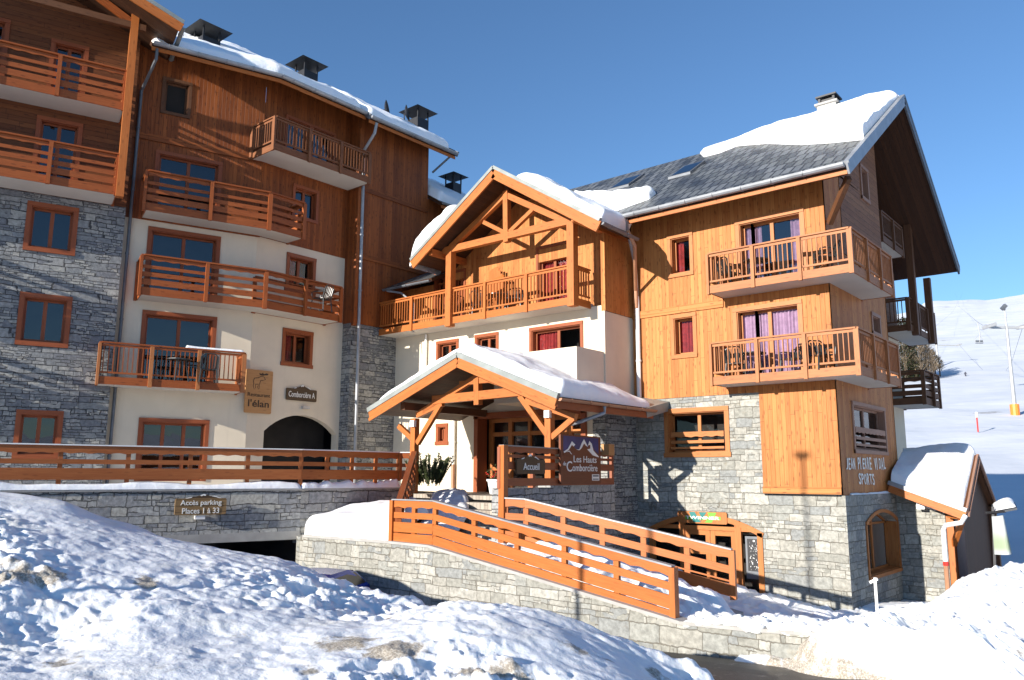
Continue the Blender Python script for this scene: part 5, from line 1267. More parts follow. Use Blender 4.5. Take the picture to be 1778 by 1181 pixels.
zz = zz+(clampw := np.clip((qq-13.62)/.25, .0, 1))*(fbm(pp,qq,1.1,4)*.20+lumps(pp,qq,2.3,6)*.10+lumps(pp,qq,5,3)*.05+fbm(pp,qq,7,3)*.05) - (1-clampw)*.12
zz = np.where(qq > 22.3, zz-.1, zz)
rs = grid_mesh('snow_ground', pp, qq, zz, 'snow_dirty', np.clip(fbm(pp,qq,.9,3)*.9, -.3, .34)); struct(rs)
# ploughed snow thrown over the end of the low wall
p4, q4 = np.meshgrid(np.linspace(-7.0, -.6, 260), np.linspace(12.4, 15.0, 120))
rz4 = -3.2+.05*(p4+7.2)
edge4 = -5.15+.35*vn(q4*2.0, p4*.0+1, 1.0, 3)
S4 = np.clip((p4-edge4+.55)/1.1, 0, 1); S4 = S4*S4*(3-2*S4); F4 = np.clip((-.7-p4+.5*vn(q4,p4*0,1.1,2))/2.2, 0, 1); S4 = S4*F4*F4*(3-2*F4)
Q4 = np.clip((q4-12.98-.40*vn(p4,q4*0,1.3,6))/.75, 0, 1); Q4 = Q4*Q4*(3-2*Q4)
low4 = np.clip(fbm(p4, q4*0+3, 1.1, 3)*1.2+.35, 0, 1)*.55*np.clip((q4-13.15)/.3, 0, 1)*np.clip((p4+7.0)/1.0, 0, 1)
h4 = np.maximum(Q4*S4*.78, low4*.5)
z4 = rz4+h4+np.clip(h4*3,0,1)*(lumps(p4,q4,1.7,4)*.16+lumps(p4,q4,3.6,2)*.10+lumps(p4,q4,7.5,5)*.05+fbm(p4,q4,6,4)*.07)-np.clip((q4-14.2)/.8,0,1)*.5-(h4<.02)*.15
struct(grid_mesh('snow_ground', p4, q4, z4, 'snow_dirty', np.clip(.66-h4*.8+.9*vn(p4,q4,1.9,5), -.2, .62)))
# clods of ploughed snow on the coping and along the street
mb = MB()
def clods(n, f, name, label, seed):
    random.seed(seed); mb = MB()
    for _ in range(n):
        P, r = f(); mb.blob(P, r, jit=.28, sc=(1.2,1,.75))
    return tag(mb.build(name, MT['snow'], None, smooth=True, weld=True), label, 'snow')
def zt_at(p, q, tabz=None): return float(np.interp(p, [-14.2,-7.4,-6.1,-4.7,1.5], [-1.66,-2.58,-2.53,-2.46,-2.6]))
o = clods(240, lambda: ((lambda p: V((p, 13.62+random.uniform(-.10,.45), zt_at(p,0)+random.uniform(-.03,.09))))(random.uniform(-7.3,-4.3)), random.uniform(.03,.14)), 'snow_clods', 'broken clods of snow along the wall top right of the ramp railing end', 5)
o['kind'] = 'stuff'
# road
mb = MB(); zr_ = -3.15
rz_ = lambda P: V((P.x, P.y, -3.13+.05*(min(4,max(-8,P.x))+7.2)))
def polar(x, D, z): P = hD(x, 800, D); return V((P.x, P.y, z))
RP = [polar(1000,7,0), polar(2300,7,0), polar(2300,14,0), polar(1900,15.5,0), polar(1500,14.0,0), V((-4.2,13.45,0)), V((-9,13.45,0)), V((-9,11,0))]
RC = polar(1330,11,0)
for a_, b_ in zip(RP, RP[1:]+RP[:1]):
    for t0 in range(4):
        k0, k1 = t0/4, (t0+1)/4
        if k0 == 0: mb.face([rz_(RC), rz_(RC.lerp(a_,k1)), rz_(RC.lerp(b_,k1))])
        else: mb.face([rz_(RC.lerp(a_,k0)), rz_(RC.lerp(a_,k1)), rz_(RC.lerp(b_,k1)), rz_(RC.lerp(b_,k0))])
struct(mb.build('road', MT['asphalt']))
# ------------------------------------------------------------------ far slopes, one sheet reaching the horizon
prof_D = [24,30,60,85,130,200,300,500,800,1000,1150,1600,2600]
prof_z = [-3.75,-3.7,-1.6,1.4,8.4,20,36.5,77,149,197,203,150,60]
az = np.concatenate([np.linspace(-180, 10, 96), np.linspace(11, 50, 240), np.linspace(51, 179, 60)])
Dl = np.concatenate([np.linspace(24, 130, 70), np.geomspace(135, 2600, 110)])
AZ2, DL = np.meshgrid(np.radians(az), Dl)
zf_ = np.interp(DL, prof_D, prof_z)
front = np.clip((np.cos(AZ2)+.25)/.7, 0.0, 1); rise = .22+.78*front
zf_ = np.where(zf_ > 0, zf_*rise, zf_)
XF = DL*(np.cos(AZ2)*fx_+np.sin(AZ2)*rx_); YF = DL*(np.cos(AZ2)*fy_+np.sin(AZ2)*ry_)
# skyline: a notch on the left shoulder, gentle dip, rise to the right
xpx = 889+np.tan(np.clip(AZ2,-1.2,1.2))*FPX*math.cos(PITCH)
sky_ = np.interp(xpx, [1500,1595,1612,1635,1700,1720,1778,2000], [.90,.955,1.0,1.0,.982,.972,.975,.98])
w_ = np.clip((DL-600)/400,0,1); zf_ = zf_*(1-w_)+zf_*w_*sky_
zf_ = zf_+np.clip((DL-80)/200,0,1)*(fbm(XF,YF,.012,5)*3*np.clip(DL/600,.15,1.2)) + np.clip((DL-24)/40,0,1)*fbm(XF,YF,.12,3)*.35
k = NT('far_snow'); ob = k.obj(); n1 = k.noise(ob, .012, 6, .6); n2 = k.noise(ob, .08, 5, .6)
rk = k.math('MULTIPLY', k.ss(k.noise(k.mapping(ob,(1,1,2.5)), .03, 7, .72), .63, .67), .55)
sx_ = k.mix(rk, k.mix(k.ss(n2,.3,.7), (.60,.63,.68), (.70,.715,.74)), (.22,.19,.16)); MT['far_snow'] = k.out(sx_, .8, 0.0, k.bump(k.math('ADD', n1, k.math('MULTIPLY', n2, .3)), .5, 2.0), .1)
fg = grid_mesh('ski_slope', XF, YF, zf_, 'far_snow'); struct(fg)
mb = MB(); mb.face([V((-60,-60,-4.25)), V((60,-60,-4.25)), V((60,60,-4.25)), V((-60,60,-4.25))]); struct(mb.build('ground', MT['snow']))
def hill_z(x, D):
    P = hD(x, 800, D); d2 = (XF-P.x)**2+(YF-P.y)**2; i = np.unravel_index(np.argmin(d2), d2.shape); return V((P.x, P.y, float(zf_[i])))
# ------------------------------------------------------------------ ski lift
def pylon(x, D, ytop, label, w=.35, base=True, arm=3.2):
    B = hill_z(x, D)-UP*.5; T = V((B.x, B.y, zpx(x, ytop, D))) if ytop > 0 else B+UP*-ytop; r = empty('lift_pylon', B, label, 'ski lift pylon')
    mb = MB(); mb.tube([B, T], w, 10, r1=w*.6); mb.build('mast', MT['steel'], r)
    side = V((rx_, ry_, 0))
    mb = MB(); mb.bar(T-side*arm-UP*.4, T+side*arm-UP*.4, .3, .35)
    for s in (-1, 1): mb.bar(T+side*s*arm-V((fx_,fy_,0))*1.6-UP*.2, T+side*s*arm+V((fx_,fy_,0))*1.6-UP*.2, .25, .45)
    mb.build('crossarm', MT['steel'], r)
    if base: mb = MB(); mb.tube([B, B+UP*(T.z-B.z)*.15], w*1.9, 12); mb.build('padding', MT['orange'], r)
    return r, T, side
pl, PT, sd = pylon(1771, 130, 562, 'tall ski lift pylon with an orange padded foot at the right edge', .30, True, 2.4)
mb = MB(); mb.bar(PT, PT+UP*2.6, .2, .2); mb.bar(PT+UP*2.2-sd*.4, PT+UP*2.8+sd*.2, .4, .5); mb.build('floodlight', MT['zinc_dark'], pl)
pl2, PT2, sd2 = pylon(1643, 300, -8.5, 'distant ski lift pylon with a wide crossarm on the piste', .5, False, 7.5)
far_ = hill_z(1690, 1000)+UP*8
def chair(C, hang, label, s=1.0):
    r = empty('lift_chair', C-UP*hang, label, 'chairlift chair', 'chairs hanging from the ski lift')
    mb = MB(); mb.tube([C, C-UP*hang*.55+sd*.5*s, C-UP*hang], .09, 6); mb.build('hanger', MT['steel'], r)
    mb = MB(); b = C-UP*hang
    mb.bar(b-sd*1.1*s, b+sd*1.1*s, .55*s, .12); mb.bar(b-sd*1.1*s+UP*.6*s, b+sd*1.1*s+UP*.6*s, .1, .55*s); mb.build('seat', MT['zinc_dark'], r)
    mb = MB(); mb.tube([b-sd*1.2*s, b-sd*1.2*s+UP*1.2*s, C-UP*hang*.6, b+sd*1.2*s+UP*1.2*s, b+sd*1.2*s], .05, 5); mb.build('frame', MT['steel'], r)
c1, c2, c3 = hD(1697,559,170), hD(1710,646,260), hD(1746,646,260)
cb = empty('lift_cable', PT, 'thin ski lift cables running up the piste from the pylon', 'cable')
for A, B in ((PT-sd*2.4, c1), (c1, far_-sd*3), (PT+sd*2.4, c3+UP*.1), (c3, c2), (c2, PT2+sd*7.5), (PT2-sd*7.5, far_+sd*6)):
    mb = MB(); M_ = (A+B)/2-UP*(A-B).length*.008; mb.tube([A, M_, B], .03, 4); mb.build('cable', MT['zinc_dark'], cb)
chair(c1, 4.0, 'occupied chairlift chair high against the upper piste', .6); chair(c2, 2.6, 'left one of two empty chairlift chairs side by side'); chair(c3, 2.6, 'right one of two empty chairlift chairs side by side')
def skier(x, D, label, s=1.0):
    B = hill_z(x, D); f = V((.4,.9,0)).normalized(); sdv = V((-f.y,f.x,0))
    pts = [B+UP*.9*s, B+UP*1.15*s, B+UP*1.42*s, B+UP*1.52*s, B+UP*1.7*s]; rad = [.15,.16,.19,.07,.11]
    me = bpy.data.meshes.new('person'); vs = list(pts); es = [(0,1),(1,2),(2,3),(3,4)]
    for g in (-1, 1):
        i = len(vs); vs += [B+UP*.5*s+sdv*g*.14+f*.1, B+UP*.06+sdv*g*.16]; es += [(0,i),(i,i+1)]; rad += [.09,.06]
        i = len(vs); vs += [B+UP*1.4*s+sdv*g*.25, B+UP*1.1*s+sdv*g*.36, B+UP*1.0*s+sdv*g*.33+f*.25]; es += [(2,i),(i,i+1),(i+1,i+2)]; rad += [.06,.05,.035]
    me.from_pydata([tuple(v-B) for v in vs], es, []); o = bpy.data.objects.new('person', me); COL.objects.link(o); o.location = B
    md = o.modifiers.new('skin', 'SKIN'); sv = me.skin_vertices[0].data
    for v, r_ in zip(sv, rad): v.radius = (r_, r_)
    sv[0].use_root = True; md2 = o.modifiers.new('sub', 'SUBSURF'); md2.levels = md2.render_levels = 1
    me.materials.append(MT['jacket']); tag(o, label, 'person')
    mb = MB()
    for g in (-1, 1): mb.bar(B+sdv*g*.16-f*.8+UP*.03, B+sdv*g*.16+f*.8+UP*.03, .09, .03)
    tag(mb.build('skis', MT['red'], None), 'pair of skis under the small skier on the piste', 'skis')
skier(1690, 235, 'small skier in dark clothing standing on the open piste', 1.0)
B = hill_z(1703, 108); mk = empty('piste_marker', B, 'thin red and white piste marker pole', 'pole')
mb = MB(); mb.tube([B, B+UP*1.7], .08, 8); mb.build('pole', MT['red'], mk); mb = MB(); mb.tube([B+UP*1.7, B+UP*2.3], .14, 8); mb.build('marker_head', MT['white'], mk)
B = hill_z(1737, 950)+UP*1; 
# ------------------------------------------------------------------ trees beyond the chalet
def tree(x, D, h, label, kind, seed):
    random.seed(seed); B = hill_z(x, D)-UP*.4; r = empty('conifer' if kind == 0 else 'bare_tree', B, label, 'tree', 'trees at the edge of the piste')
    mb = MB(); mb.tube([B, B+UP*h*.5, B+UP*h*.97], .22, 7, r1=.04); mb.build('trunk', MT['bark'], r)
    mb = MB()
    if kind == 0:
        for i in range(1300):
            t = random.random()**1.25; z = h*(.08+.9*t); R0 = h*.24*(1-t)*(.75+.35*math.sin(t*60)); a = random.random()*6.283; rr = R0*random.random()**.5
            P = B+V((math.cos(a)*rr, math.sin(a)*rr, z-rr*.25)); d = V((math.cos(a), math.sin(a), -.35)); s_ = random.uniform(.25,.55); n = V((-d.y,d.x,.2))
            mb.face([P, P+d*s_+n*.14, P+d*s_*1.5, P+d*s_-n*.14])
        mb.build('crown', MT['needle'], r)
    else:
        for i in range(60):
            t = random.uniform(.2,.95); a = random.random()*6.283; P = B+UP*h*t; L = h*.3*(1.05-t)+.5; d = V((math.cos(a), math.sin(a), random.uniform(.4,1.3))).normalized(); E = P+d*L
            mb.tube([P, P+d*L*.5+UP*.1, E], .05, 3, r1=.012, cap=False)
            for _ in range(14):
                Q = P.lerp(E, random.uniform(.25,1)); d2 = (d+V((random.uniform(-.9,.9), random.uniform(-.9,.9), random.uniform(-.2,.7)))).normalized(); w = V((d2.y,-d2.x,.3)).normalized()*.035; l = random.uniform(.4,1.1); mb.face([Q-w, Q+w, Q+d2*l])
        mb.build('crown', MT['twig'], r)
k_ = 0
for x, D, h, kd in ((1565,228,18,0),(1575,245,20,0),(1587,228,18,0),(1594,236,16,0),(1603,230,14,0),(1612,228,11,1),(1619,232,10,1),(1626,236,9,1),(1634,232,8,1),(1560,232,19,0),(1570,240,18.5,0),(1580,236,17,0),(1590,244,17.5,0),(1600,238,13.5,1),(1607,246,13,0),(1615,240,12,1),(1622,244,10.5,1),(1630,240,9,1),(1637,243,7,1),(1584,228,15,1),(1645,242,5,1),(1596,231,12,0)):
    k_ += 1
    where = ['at its far left','left of its middle','at its middle','right of its middle','towards its low right end'][min(4, max(0, int((x-1560)/18)))]
    size = 'tall' if h > 16 else ('middling' if h > 11 else 'low')
    tree(x, D, h, size+(' dark green conifer' if kd == 0 else ' leafless brown tree')+' in the clump beyond the rear balconies, '+where, kd, 40+k_)
# ================================================================== SIGNS
def board(name, F, u0, u1, z0, z1, n0, n1, mat, label, arch_=0.0, group=None):
    mb = MB(); c = [(u0,z0),(u1,z0)]
    r = .03
    pts = [F.p(u0+r,n0,z0), F.p(u1-r,n0,z0), F.p(u1,n0,z0+r), F.p(u1,n0,z1-r), F.p(u1-r,n0,z1), F.p(u0+r,n0,z1), F.p(u0,n0,z1-r), F.p(u0,n0,z0+r)]
    mb.prism(pts, F.n*(n1-n0)); return tag(mb.build(name, MT[mat]), label, 'sign', group)
def flat(par, F, pts, n, mat, name, th=.006):
    mb = MB(); mb.prism([F.p(u,n,z) for u, z in pts], F.n*th); return mb.build(name, MT[mat], par)
def mountains(par, F, u0, u1, z0, z1, n, big=False):
    """white snow-capped ridge emblem"""
    S = lambda pts: [(u0+(u1-u0)*a, z0+(z1-z0)*b) for a, b in pts]
    flat(par, F, S([(0,0),(.10,.25),(.22,.45),(.30,.40),(.42,.75),(.50,1.0),(.57,.78),(.66,.5),(.74,.62),(.84,.35),(1,0),(.9,.02),(.1,.02)]), n, 'sign_brown', 'mountain_ridge', .010)
    for pts in ([(.02,.0),(.12,.26),(.23,.42),(.21,.22),(.13,.1)], [(.40,.68),(.50,.98),(.56,.78),(.53,.55),(.49,.68),(.45,.5)], [(.68,.5),(.75,.60),(.85,.32),(.98,.0),(.86,.12),(.80,.3)]):
        flat(par, F, S(pts), n+.011, 'letter_white', 'snow_emblem', .004)
# restaurant board with the elk
u0, z1 = F2.px(428.5,640,.1); u1 = F2.px(474.5,643,.1)[0]; z0 = F2.px(424,716,.1)[1]; 
sg = board('restaurant_sign', F2, u0, u1, z0, z1, .06, .10, 'sign_wood', 'upright wooden restaurant board with an elk drawing on the cream wall')
W, H = u1-u0, z1-z0; S = lambda pts: [(u0+W*a, z0+H*b) for a, b in pts]
text_obj(sg, 'Restaurant', F2, u0+W*.09, z0+H*.38, .101, H*.085, W*.84, 'letter_dark', bold=.004); text_obj(sg, "l'élan", F2, u0+W*.12, z0+H*.14, .101, H*.17, W*.78, 'letter_dark', bold=.012)
mb = MB()
for a, b, w in (((.27,.74),(.30,.80),.02),((.30,.80),(.44,.815),.022),((.44,.815),(.56,.86),.022),((.56,.86),(.66,.85),.018),((.66,.85),(.72,.79),.018),((.72,.79),(.64,.77),.014),((.64,.77),(.54,.76),.018),((.54,.76),(.50,.66),.02),((.50,.66),(.49,.56),.014),((.49,.56),(.44,.56),.01),((.46,.66),(.43,.58),.013),((.46,.67),(.36,.66),.016),((.36,.66),(.37,.57),.013),((.29,.68),(.27,.62),.016),((.27,.62),(.31,.56),.013),((.27,.74),(.29,.66),.02)):
    A = F2.p(u0+W*a[0], .102, z0+H*a[1]); B = F2.p(u0+W*b[0], .102, z0+H*b[1]); mb.bar(A, B, .006, w*H*.7, UP if abs(a[0]-b[0]) > abs(a[1]-b[1]) else F2.u)
mb.build('elk_drawing', MT['letter_dark'], sg)
flat(sg, F2, S([(.50,.88),(.47,.93),(.55,.915),(.60,.94),(.66,.915),(.74,.94),(.83,.93),(.79,.895),(.70,.89),(.62,.875)]), .101, 'letter_dark', 'antlers', .004)
# building sign
u0, zt = F2.px(498.5,673,.08); u1 = F2.px(551,677,.08)[0]; zb = F2.px(498.5,694,.08)[1]
sg = board('building_sign', F2, u0, u1, zb, zt, .02, .06, 'sign_brown', 'dark brown sign with white letters and a mountain outline above the arch'); W = u1-u0; H = zt-zb
text_obj(sg, 'Comborcière A', F2, u0+W*.07, zb+H*.28, .061, H*.48, W*.86, 'letter_white', bold=.004); mountains(sg, F2, u0+W*.18, u1-W*.12, zt-.02, zt+H*.38, .03)
# parking sign on the terrace wall
dT = (T1-T0).normalized(); FTW = Fr(T1, dT, V((dT.y,-dT.x,0)))
u0, zt = FTW.px(305,866,.2); u1 = FTW.px(394,866,.2)[0]; zb = FTW.px(305,895,.2)[1]
sg = board('parking_sign', FTW, u0, u1, zb, zt, .14, .19, 'sign_plank', 'wooden plank sign pointing to the car park on the rubble wall'); W = u1-u0; H = zt-zb
text_obj(sg, 'Accès parking', FTW, u0+W*.10, zb+H*.50, .191, H*.40, W*.80, 'letter_white', bold=.006); text_obj(sg, 'Places 1 à 33', FTW, u0+W*.14, zb+H*.08, .191, H*.34, W*.72, 'letter_white', bold=.006)
mountains(sg, FTW, u0+W*.14, u1-W*.05, zt-.01, zt+H*.28, .16)
mb = MB(); mb.box(FTW, u0+W*.42, u0+W*.60, 0, .16, zb-.12, zb-.03); mb.build('sign_lamp', MT['white'], sg)
# reception sign and main sign on the railing
A_, B_ = V((-12.92,15.0,0)), V((-13.6,21.0,0)); d = (B_-A_).normalized(); FSG = Fr(A_, d, V((d.y,-d.x,0)))
u0, zt = FSG.px(897.5,797,.13); u1 = FSG.px(946.5,799,.13)[0]; zb = FSG.px(897.5,823,.13)[1]
sg = board('reception_sign', FSG, u0, u1, zb, zt, .08, .13, 'sign_brown', 'small dark sign reading Accueil on the railing by the porch post'); W = u1-u0; H = zt-zb
text_obj(sg, 'Accueil', FSG, u0+W*.22, zb+H*.28, .131, H*.48, W*.56, 'letter_white', bold=.004); mountains(sg, FSG, u0+W*.12, u1-W*.12, zt-.02, zt+H*.40, .09)
u0, zt = FSG.px(974.5,753,.16); u1 = FSG.px(1043.5,756,.16)[0]; zb = FSG.px(974.5,841,.16)[1]
sg = board('hotel_sign', FSG, u0, u1, zb, zt, .08, .14, 'sign_red', 'large red-brown hotel board with a painted mountain range over white lettering'); W = u1-u0; H = zt-zb; S = lambda pts: [(u0+W*a, zb+H*b) for a, b in pts]
flat(sg, FSG, S([(.06,.60),(.94,.56),(.94,.965),(.06,.965)]), .141, 'navy', 'painted_sky', .002)
flat(sg, FSG, S([(.06,.56),(.94,.52),(.94,.62),(.82,.72),(.70,.90),(.66,.74),(.58,.93),(.50,.84),(.46,.70),(.34,.72),(.26,.86),(.16,.70),(.06,.66)]), .143, 'sign_red', 'painted_mountains', .003)
for pts in ([(.06,.645),(.16,.705),(.26,.865),(.34,.80),(.30,.76),(.26,.79),(.18,.68),(.08,.62)],[(.36,.70),(.44,.71),(.50,.84),(.56,.93),(.66,.77),(.60,.80),(.56,.84),(.50,.74),(.44,.69)],[(.66,.80),(.70,.90),(.76,.84),(.80,.70),(.94,.58),(.94,.56),(.78,.60),(.64,.72),(.72,.74),(.72,.82)],[(.12,.64),(.2,.67),(.26,.60),(.24,.6),(.2,.65)]):
    flat(sg, FSG, S(pts), .1465, 'letter_white', 'painted_snow', .003)
text_obj(sg, 'Les Hauts', FSG, u0+W*.30, zb+H*.44, .142, H*.135, W*.58, 'letter_white', bold=.004); text_obj(sg, 'de', FSG, u0+W*.05, zb+H*.37, .142, H*.08, W*.07, 'letter_white'); text_obj(sg, 'omborcière', FSG, u0+W*.27, zb+H*.26, .142, H*.145, W*.63, 'letter_white', bold=.004)
text_obj(sg, 'C', FSG, u0+W*.13, zb+H*.25, .143, H*.21, W*.13, 'letter_white', bold=.004)
flat(sg, FSG, S([(.76,.07),(.95,.07),(.95,.20),(.76,.20)]), .141, 'letter_white', 'plaque', .004)
flat(sg, FSG, S([(.78,.15),(.93,.15),(.93,.185),(.78,.185)]), .146, 'zinc_dark', 'plaque_band', .002); flat(sg, FSG, S([(.78,.085),(.93,.085),(.93,.11),(.78,.11)]), .146, 'zinc_dark', 'plaque_band', .002)
mb = MB(); P = FSG.px(1048,770,.12); mb.box(FSG, P[0]-.02, P[0]+.35, .05, .3, P[1]-.35, P[1]-.02); tag(mb.build('letter_box', MT['sign_wood']), 'small wooden box fixed beside the large hotel board', 'box')
# ski shop sign
u0, zt = FB.px(1177,888,.05); u1 = FB.px(1262,888,.05)[0]; zb = hq(1215,909,22.78).z; zt = hq(1215,888.5,22.78).z
sg = board('shop_sign', FB, u0, u1, zb, zt, .02, .07, 'trim_B', 'pale wooden shop sign with green and teal shapes over the arched shop front'); W = u1-u0; H = zt-zb; S = lambda pts: [(u0+W*a, zb+H*b) for a, b in pts]
flat(sg, FB, S([(.16,.30),(.88,.34),(.88,.62),(.16,.64)]), .071, 'green', 'emblem', .003)
flat(sg, FB, S([(.24,.96),(.36,.96),(.42,.55),(.48,.10),(.33,.10)]), .075, 'teal', 'emblem', .003); flat(sg, FB, S([(.44,.96),(.60,.96),(.52,.45),(.47,.12),(.50,.5)]), .075, 'teal', 'emblem', .003); flat(sg, FB, S([(.62,.95),(.80,.95),(.70,.10),(.55,.10),(.66,.5)]), .075, 'green', 'emblem', .003)
text_obj(sg, 'TWINNER', FB, u0+W*.17, zb+H*.36, .079, H*.26, W*.69, 'letter_white', bold=.02)
# painted letters on the shaded timber side
z_a = hp(1500,806,-7.3).z; h_a = hp(1500,794,-7.3).z-hp(1500,815,-7.3).z
random.seed(5)
lt = empty('wall_lettering', FC.p(24,.05,.4), 'large white hand-cut letters in two lines on the shaded timber wall', 'sign')
def spread(s, x0, x1, yb, yt):
    n = len(s); 
    for i, ch in enumerate(s):
        if ch == ' ': continue
        a = x0+(x1-x0)*i/n; b = x0+(x1-x0)*(i+.78)/n
        u_, _ = FC.px(a, yb, .05); u2, _ = FC.px(b, yb, .05); zb_ = FC.px((a+b)/2, yb+random.uniform(-1,1), .05)[1]; zt2 = FC.px((a+b)/2, yt+random.uniform(-1,1), .05)[1]
        w_ = (u2-u_)*(.35 if ch == 'I' else 1)
        text_obj(lt, ch, FC, u_, zb_, .045, zt2-zb_, w_, 'letter_white', name='letter', bold=.012, shear=random.uniform(-.1,.1))
spread('JEAN PIERRE VIDAL', 1470, 1539, 815, 795); spread('SPORTS', 1492, 1520, 842, 822)

# ================================================================== BALCONY FURNITURE
def chair_proto():
    t = empty('garden_chair', V((0,0,0)), 'x', 'chair')
    FL = Fr((0,0,0),(1,0,0),(0,1,0)); mb = MB()
    for i in range(6): mb.box(FL, -.24+i*.082, -.24+i*.082+.066, -.22, .24, .42, .445)
    mb.build('seat', MT['plastic_dark'], t)
    mb = MB()
    for i in range(6):
        x = -.21+i*.084; mb.bar(V((x,-.23,.45)), V((x*1.05,-.34,.86-.05*abs(i-2.5)*.3)), .04, .02)
    mb.tube([V((-.25,-.22,.44)), V((-.26,-.34,.80)), V((-.15,-.36,.90)), V((.15,-.36,.90)), V((.26,-.34,.80)), V((.25,-.22,.44))], .022, 6); mb.build('backrest', MT['plastic_dark'], t)
    for s in (-1,1):
        mb = MB(); mb.tube([V((s*.26,-.28,.66)), V((s*.28,.1,.67)), V((s*.27,.22,.64)), V((s*.25,.22,.44))], .02, 6); mb.build('armrest', MT['plastic_dark'], t)
        for y in (-.24,.22):
            mb = MB(); mb.tube([V((s*.23,y,.43)), V((s*.27,y*1.15,0))], .022, 6); mb.build('leg', MT['plastic_dark'], t)
    return t
def table_proto():
    t = empty('garden_table', V((0,0,0)), 'x', 'table'); mb = MB()
    mb.tube([V((0,0,.68)), V((0,0,.71))], .38, 20); mb.build('tabletop', MT['plastic_dark'], t)
    for a in range(4):
        c, s = math.cos(a*1.5708+.78), math.sin(a*1.5708+.78); mb = MB(); mb.tube([V((c*.2,s*.2,.68)), V((c*.32,s*.32,0))], .022, 6); mb.build('leg', MT['plastic_dark'], t)
    return t
def place(proto, loc, rot, label, group, first):
    if first: r = proto
    else:
        r = proto.copy(); COL.objects.link(r)
        for c in proto.children: k2 = c.copy(); COL.objects.link(k2); k2.parent = r
    r.location = loc; r.rotation_euler = (0,0,rot); r['label'] = label; r['group'] = group; return r
cp, tp = chair_proto(), table_proto()
B1, B2 = 2.86, 5.62
spots = [(cp,(-10.1,22.35,B1),.3,'dark chair at the left end of the lower balcony of the honey timber chalet'),(cp,(-8.4,22.4,B1),2.6,'dark chair right of the mauve curtains on the lower balcony of the honey timber chalet'),
         (cp,(-7.5,22.2,B1),-2.3,'dark chair nearest the corner on the lower balcony of the honey timber chalet'),
         (cp,(-7.3,22.35,B2),2.2,'dark chair near the corner of the upper balcony of the honey timber chalet'),(cp,(-10.15,22.4,B2),-.4,'dark chair at the left end of the upper balcony of the honey timber chalet'),
         (cp,(-18.9,20.65,B2-.1),.6,'dark chair in front of the slatted screen under the truss'),(cp,(-17.2,20.6,B2-.1),-2.6,'dark chair at the middle of the balcony under the truss'),(cp,(-20.1,20.65,B2-.1),1.3,'dark chair left of the slatted screen under the truss'),
         (cp,(-23.7,13.2,2.86),1.2,'dark chair on the lowest balcony of the cream wing'),(cp,(-23.1,17.0,5.72),1.9,'dark chair at the right end of the middle balcony of the cream wing')]
done = set()
for i, (pr_, loc, rot, lab) in enumerate(spots): place(pr_, loc, rot, lab, 'garden chairs on the balconies', i == 0)
for i, (loc, lab) in enumerate([((-9.3,22.35,B2),'round table on the upper balcony of the honey timber chalet'),((-9.55,22.35,B1),'round table on the lower balcony of the honey timber chalet'),((-18.0,20.65,B2-.1),'round table under the truss'),((-24.0,12.4,2.86),'round table on the lowest balcony of the cream wing')]):
    place(tp, loc, 0, lab, 'garden tables on the balconies', i == 0)

# ================================================================== SMALL THINGS
# snow stake
P = hD(1524,1076,17.6); st = empty('snow_stake', P-UP*.1, 'pale wooden stake standing in the ploughed snow', 'stake')
mb = MB(); T_ = hD(1519,1003,17.6); mb.bar(P-UP*.3, T_, .07, .05); mb.build('stake', MT['white'], st); mb = MB(); mb.bar(T_+V((-.1,0,-.1)), T_+V((.05,0,-.02)), .03, .05); mb.build('peg', MT['white'], st)
# planter with red flowers
P = hD(861,858,21.3); pt = empty('flower_pot', P, 'white flower pot with red flowers beside the steps', 'flower pot')
mb = MB(); N = 14
for (r0, h0), (r1, h1) in (((.16,0),(.22,.32)),((.22,.32),(.25,.33)),((.25,.33),(.25,.38)),((.25,.38),(.20,.38))):
    for i in range(N):
        a, b = 6.2832*i/N, 6.2832*(i+1)/N; mb.face([P+V((r0*math.cos(a),r0*math.sin(a),h0)), P+V((r0*math.cos(b),r0*math.sin(b),h0)), P+V((r1*math.cos(b),r1*math.sin(b),h1)), P+V((r1*math.cos(a),r1*math.sin(a),h1))])
mb.build('pot', MT['white'], pt)
mb = MB(); random.seed(8)
for i in range(120):
    a, e = random.random()*6.28, random.random()**.7; Q = P+V((math.cos(a)*.28*e, math.sin(a)*.28*e, .40+random.random()*.38*(1-e*.5))); s_ = random.uniform(.02,.045); d = V((random.uniform(-1,1),random.uniform(-1,1),random.uniform(-1,1))).normalized(); n = d.orthogonal().normalized()
    mb.face([Q, Q+d*s_+n*s_*.5, Q+d*s_*2, Q+d*s_-n*s_*.5], None, 0 if i % 3 == 0 else 1)
mb.build('flowers', [MT['red'], MT['leaf']], pt)
# evergreen shrub by the porch
P = V((-19.05,18.6,-.5)); P = hD(745,845,26.3); sh = empty('evergreen_shrub', P, 'dark evergreen shrub against the cream wall behind the left porch post', 'shrub')
mb = MB(); random.seed(4)
for k in range(90):
    a = random.random()*6.28; L = random.uniform(.35,.95); d = V((math.cos(a)*random.uniform(.1,.75), math.sin(a)*random.uniform(.1,.75), 1)).normalized(); A = P+V((math.cos(a)*.32,math.sin(a)*.32,random.random()*.25)); E = A+d*L; mb.tube([A, E], .012, 4, r1=.004, cap=False)
    for _ in range(110):
        Q = A.lerp(E, random.uniform(.15,1)); d2 = (d*.7+V((random.uniform(-1,1),random.uniform(-1,1),random.uniform(-.3,1)))).normalized(); n = d2.orthogonal().normalized(); l = random.uniform(.05,.12); mb.face([Q, Q+d2*l*.5+n*.011, Q+d2*l, Q+d2*l*.5-n*.011])
mb.build('foliage', MT['leaf'], sh)
